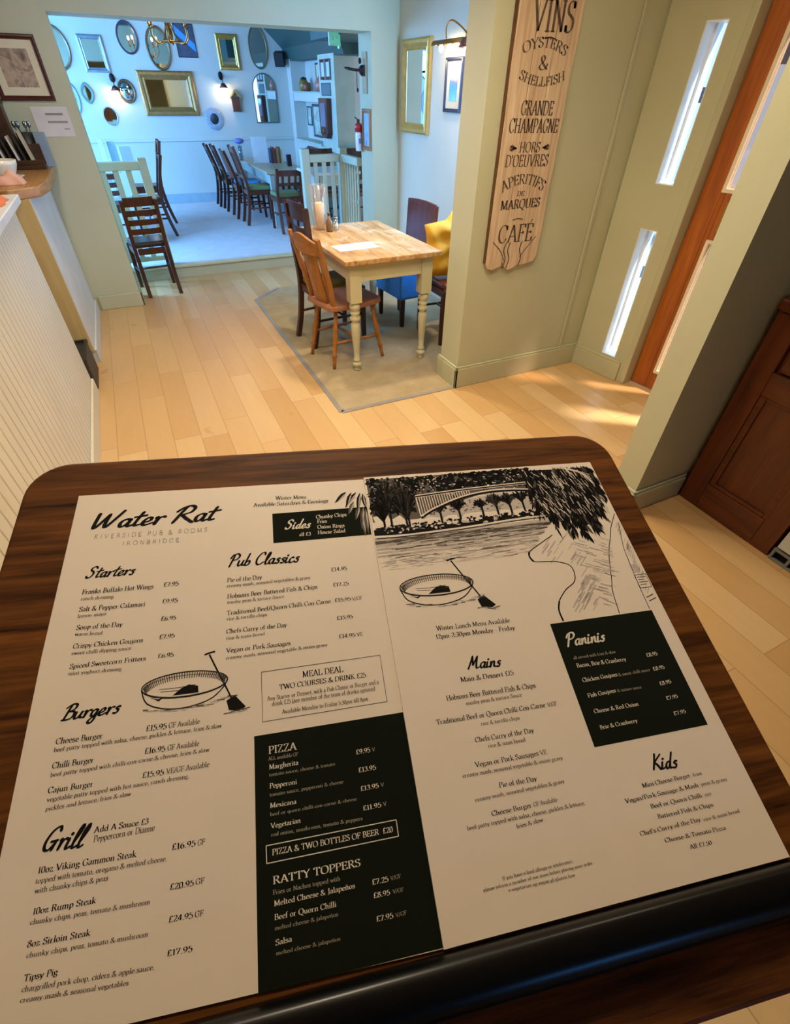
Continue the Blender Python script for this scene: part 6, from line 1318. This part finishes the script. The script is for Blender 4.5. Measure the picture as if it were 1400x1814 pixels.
# ------------------------------------------------------------------ shelves, pictures and jars on the right wall
R_ = lambda y, z, x=2.85: (x, y, z)
framed('framed_picture', 'left of the twin dark framed prints high on the pier', 'picture', R_(8.17, 1.755), -PI/2, rectpts(0.19, 0.20), 0.03, DARKF, 'print', 0.02, 'twin prints high on the pier', 0.0, plain('pale_print', 'c9cfc4', 0.6))
framed('framed_picture', 'right of the twin dark framed prints high on the pier', 'picture', R_(7.965, 1.755), -PI/2, rectpts(0.19, 0.20), 0.03, DARKF, 'print', 0.02, 'twin prints high on the pier', 0.0, plain('pale_print', 'c9cfc4', 0.6))
framed('framed_picture', 'grey unframed panel above the long wall clock on the pier', 'picture', R_(8.09, 1.56), -PI/2, rectpts(0.36, 0.13), 0.01, plain('slate_edge', '5d6b70', 0.5), 'print', 0.012, None, 0.0, plain('slate_print', '63747a', 0.6))
t = thing('wall_clock', 'long dark red wooden wall clock case with glass front on the pier', 'clock', R_(8.09, 1.27), -PI/2)
obj('case', slab_xz([(-0.15, -0.17), (-0.10, -0.225), (0.10, -0.225), (0.15, -0.17), (0.17, 0.20), (-0.17, 0.20)], -0.075, -0.001), DARKF, t, bevel=0.006); obj('glass_front', slab_xz([(-0.10, -0.10), (0.10, -0.10), (0.11, 0.15), (-0.11, 0.15)], -0.079, -0.0755), plain('violet_glass', '7d7688', 0.1), t); obj('pendulum', MB().ball((0, -0.082, -0.15), 0.03, 0.006, 0.03, 14, 8), BRASS, t)
PRT = art('landscape_print', [(0.3, '7f8f86'), (0.5, 'b9c2b4'), (0.62, 'cdd3c9'), (0.75, '8b9aa0')], 7, 3, 0.6, (1, 1, 2))
GP = 'framed prints below the jar shelf'
framed('framed_picture', 'narrow framed print at the back end of the row below the jar shelf', 'picture', R_(9.52, 1.24, 3.05), -PI/2, rectpts(0.22, 0.24), 0.02, TEALF, 'print', 0.02, GP, 0.0, PRT)
framed('framed_picture', 'middle print of the row below the jar shelf in a dark frame', 'picture', R_(9.13, 1.19, 3.05), -PI/2, rectpts(0.42, 0.40), 0.03, plain('grey_brown_frame', '5e5552', 0.4), 'print', 0.025, GP, 0.0, PRT)
framed('framed_picture', 'dark framed print nearest the pier in the row below the jar shelf', 'picture', R_(8.66, 1.19, 3.05), -PI/2, rectpts(0.42, 0.42), 0.03, plain('grey_brown_frame', '5e5552', 0.4), 'print', 0.025, GP, 0.0, PRT)
framed('framed_picture', 'tall brass framed print standing on the jar shelf', 'picture', (3.085, 9.06, 1.695), -PI/2, rectpts(0.20, 0.31), 0.02, BRASS, 'print', 0.02, None, 0.0, plain('pale_print', 'c9cfc4', 0.6))
framed('framed_picture', 'black framed print behind the pink bottle on the jar shelf', 'picture', (3.085, 8.78, 1.665), -PI/2, rectpts(0.18, 0.25), 0.018, plain('black_brown_frame', '2a201c', 0.4), 'print', 0.02, None, 0.0, plain('pale_print', 'c9cfc4', 0.6))
t = thing('jug', 'golden brown jug with dark lid at the back end of the jar shelf', 'jug', (2.95, 9.40, 1.5355)); obj('body', MB().lathe([(0.05, 0), (0.075, 0.04), (0.07, 0.10), (0.045, 0.135)], n=22), plain('ochre_glaze', '9c7a34', 0.3, var=0.2), t); obj('lid', MB().lathe([(0.05, 0.1355), (0.045, 0.15), (0.008, 0.165)], n=18), plain('black_handle', '1c1c1c', 0.5), t)
t = thing('pot', 'small rust brown pot beside the golden jug on the jar shelf', 'pot', (2.93, 9.20, 1.5355)); obj('body', MB().lathe([(0.05, 0), (0.065, 0.03), (0.06, 0.09), (0.05, 0.10), (0.045, 0.09), (0.01, 0.02)], n=22), plain('rust_glaze', '8a5236', 0.4, var=0.15), t)
t = thing('bottle', 'salmon pink bottle vase with dark neck at the near end of the jar shelf', 'bottle', (2.95, 8.62, 1.5355)); obj('body', MB().lathe([(0.055, 0), (0.085, 0.04), (0.08, 0.10), (0.03, 0.15)], n=24), plain('salmon_glaze', 'c07a68', 0.3), t); obj('neck', MB().lathe([(0.03, 0.1505), (0.018, 0.18), (0.016, 0.27), (0.022, 0.28)], n=18), plain('dark_neck', '33201c', 0.35), t)

# ------------------------------------------------------------------ tables and chairs of the raised room
WHT = plain('white_table_top', 'cfd3d4', 0.35); GREYT = wood('pale_scrubbed_top', 'c9c4b0', 'a79c80', 'y', 1.2, 0.4, 0.7); PALEG = plain('pale_green_leg', 'aab9b4', 0.45)
dining_table('pale scrubbed table with light legs in the middle of the raised room', (2.03, 8.45, ZS), 0.58, 1.9, 0.625, GREYT, PALEG, 0.04, 0.03, square=True)
dining_table('white-topped table just behind the right balustrade', (2.30, 6.66, ZS), 0.62, 0.58, 0.72, WHT, PALEG, 0.04, 0.03, square=True)
dining_table('white-topped table behind the left balustrade', (-0.40, 7.78, ZS), 0.84, 0.7, 0.71, WHT, PALEG, 0.04, 0.03, square=True)
GR = 'dining chairs in the raised room'
RB = PI/2
BL2 = plain('sky_blue_cloth', '4f8fc9', 0.8, var=0.08); GRN = plain('moss_green_cloth', '6d7f56', 0.85, var=0.1); TQ = plain('dark_teal_cloth', '24505a', 0.85)
chair('slim dark chair farthest back on the left side of the scrubbed table', (1.58, 9.45, ZS), -RB, 'lattice', DARKW, DARKW, 0.80, 0.36, 0.36, 0.42, GR, False)
chair('second dark chair from the back wall on the left side of the scrubbed table', (1.61, 9.0, ZS), -RB, 'lattice', DARKW, DARKW, 0.82, 0.36, 0.36, 0.42, GR, False)
chair('red-brown panel-back chair with sky blue seat on the left side of the scrubbed table', (1.65, 8.40, ZS), -RB, 'panel', REDW, BL2, 0.80, 0.40, 0.38, 0.43, GR)
chair('tall red-brown lattice chair at the near left corner of the scrubbed table', (1.69, 7.88, ZS), -RB, 'lattice', REDW, GRN, 0.88, 0.38, 0.38, 0.43, GR)
chair('brown chair with moss green seat at the near end of the scrubbed table', (1.90, 7.26, ZS), 0.0, 'lattice', REDW, GRN, 0.70, 0.38, 0.38, 0.42, GR)
chair('brown chair with blue seat on the right side of the scrubbed table', (2.47, 8.05, ZS), RB, 'ladder', REDW, BL2, 0.76, 0.40, 0.38, 0.43, GR)
chair('brown chair with dark teal seat at the far right of the scrubbed table', (2.47, 8.75, ZS), RB, 'ladder', REDW, TQ, 0.76, 0.40, 0.38, 0.43, GR)
chair('dark wood chair behind the right balustrade, back to the pier', (2.52, 7.36, ZS), PI, 'panel', DARKW, DARKW, 0.84, 0.44, 0.40, 0.43, GR)
chair('dark wood chair farther right behind the turned balusters', (3.02, 7.30, ZS), PI, 'panel', DARKW, DARKW, 0.84, 0.44, 0.40, 0.43, GR)
chair('brown ladder-back chair seen through the left balustrade', (-0.19, 7.22, ZS), 0.0, 'ladder', REDW, REDW, 0.80, 0.36, 0.36, 0.43, GR, False)
chair('dark slender chair to the right of the left balustrade', (0.215, 7.58, ZS), RB, 'lattice', DARKW, REDW, 0.84, 0.34, 0.36, 0.43, GR, False)
chair('tall red-brown lattice-back chair standing by the left balustrade', (0.29, 8.42, ZS), RB, 'lattice', REDW, REDW, 0.92, 0.38, 0.38, 0.45, GR, False)
# things on the back tables
TA = ZS+0.6255
t = thing('menu_stand', 'white menu stand on the scrubbed table', 'menu stand', (1.93, 8.55, TA)); obj('card', MB().beam((0, -0.03, 0.0), (0, 0.0, 0.30), 0.22, 0.008, (0, 1, 0)), plain('white_card', 'd3dbe2', 0.5), t); obj('foot', MB().box(-0.11, -0.035, 0, 0.11, 0.05, 0.008), plain('white_card', 'd3dbe2', 0.5), t)
bc = ['2f3a52', '8a3a30', '4e4a44', 'b98a52', '7a5a3a', 'c9c2b0']; bn = ['navy', 'red', 'charcoal', 'tan', 'brown', 'cream']
for k in range(6):
    o = obj('book', MB().box(-0.013, -0.06, 0, 0.013, 0.06, 0.17+0.02*math.sin(k*2.1)), plain('book_'+bn[k], bc[k], 0.6), label='%s book in the row on the scrubbed table' % bn[k], cat='book', group='books on the scrubbed table'); o.location = (2.07+k*0.030, 8.50, TA)
o = obj('box', MB().box(-0.03, -0.03, 0, 0.03, 0.03, 0.13), plain('box_dark', '35232e', 0.5), label='small dark box at the right end of the scrubbed table', cat='box', bevel=0.003); o.location = (2.21, 8.05, TA)
t = thing('glass_vase', 'tall clear vase with lilac flower top on the scrubbed table', 'vase', (1.72, 8.9, TA)); obj('glass', MB().lathe([(0.03, 0), (0.032, 0.18), (0.029, 0.18), (0.026, 0.006)], n=18), glass('vase_glass', 'e6f0f8', 0.2, 0.05), t); obj('flower', MB().ball((0, 0, 0.235), 0.075, 0.06, 0.035, 14, 8), plain('lilac_flower', '7a7ec4', 0.8), t); obj('stem', MB().cyl((0, 0, 0.01), (0, 0, 0.21), 0.004, n=6), plain('green_stem', '5f8a5c', 0.7), t)
TL = ZS+0.7105
for k, (nm, col, x, y, h, w) in enumerate((('upright white menu card leaning on the left back table', 'd8e6ee', -0.10, 7.72, 0.27, 0.05), ('pale cyan carton on the left back table', 'a9d3e0', 0.0, 7.80, 0.24, 0.09), ('white printed carton at the right end of the left back table', 'b8cfe2', 0.13, 7.70, 0.20, 0.13), ('violet box at the left of the left back table', '6f7fc9', -0.34, 7.85, 0.10, 0.13))):
    o = obj('box', MB().box(-w/2, -0.03, 0, w/2, 0.03, h), plain('carton_%d' % k, col, 0.5), label=nm, cat='box', bevel=0.003); o.location = (x, y, TL); o.rotation_euler = (0, 0, 0.1*k)
o = obj('napkin', MB().box(-0.09, -0.05, 0, 0.09, 0.05, 0.02), plain('red_napkin', 'b05062', 0.8), label='folded red napkin in front of the cartons on the left back table', cat='napkin', bevel=0.006); o.location = (-0.05, 7.56, TL)
# dark ladder-back chair on the bar room floor by the left end of the step
chair('dark ladder-back chair standing alone by the left jamb of the wide opening', (0.055, 5.68, 0.0), 0.10, 'ladder', DARKW, plain('black_leather', '2a2220', 0.3), 0.80, 0.36, 0.36, 0.44, None, True, 4, 0.05)
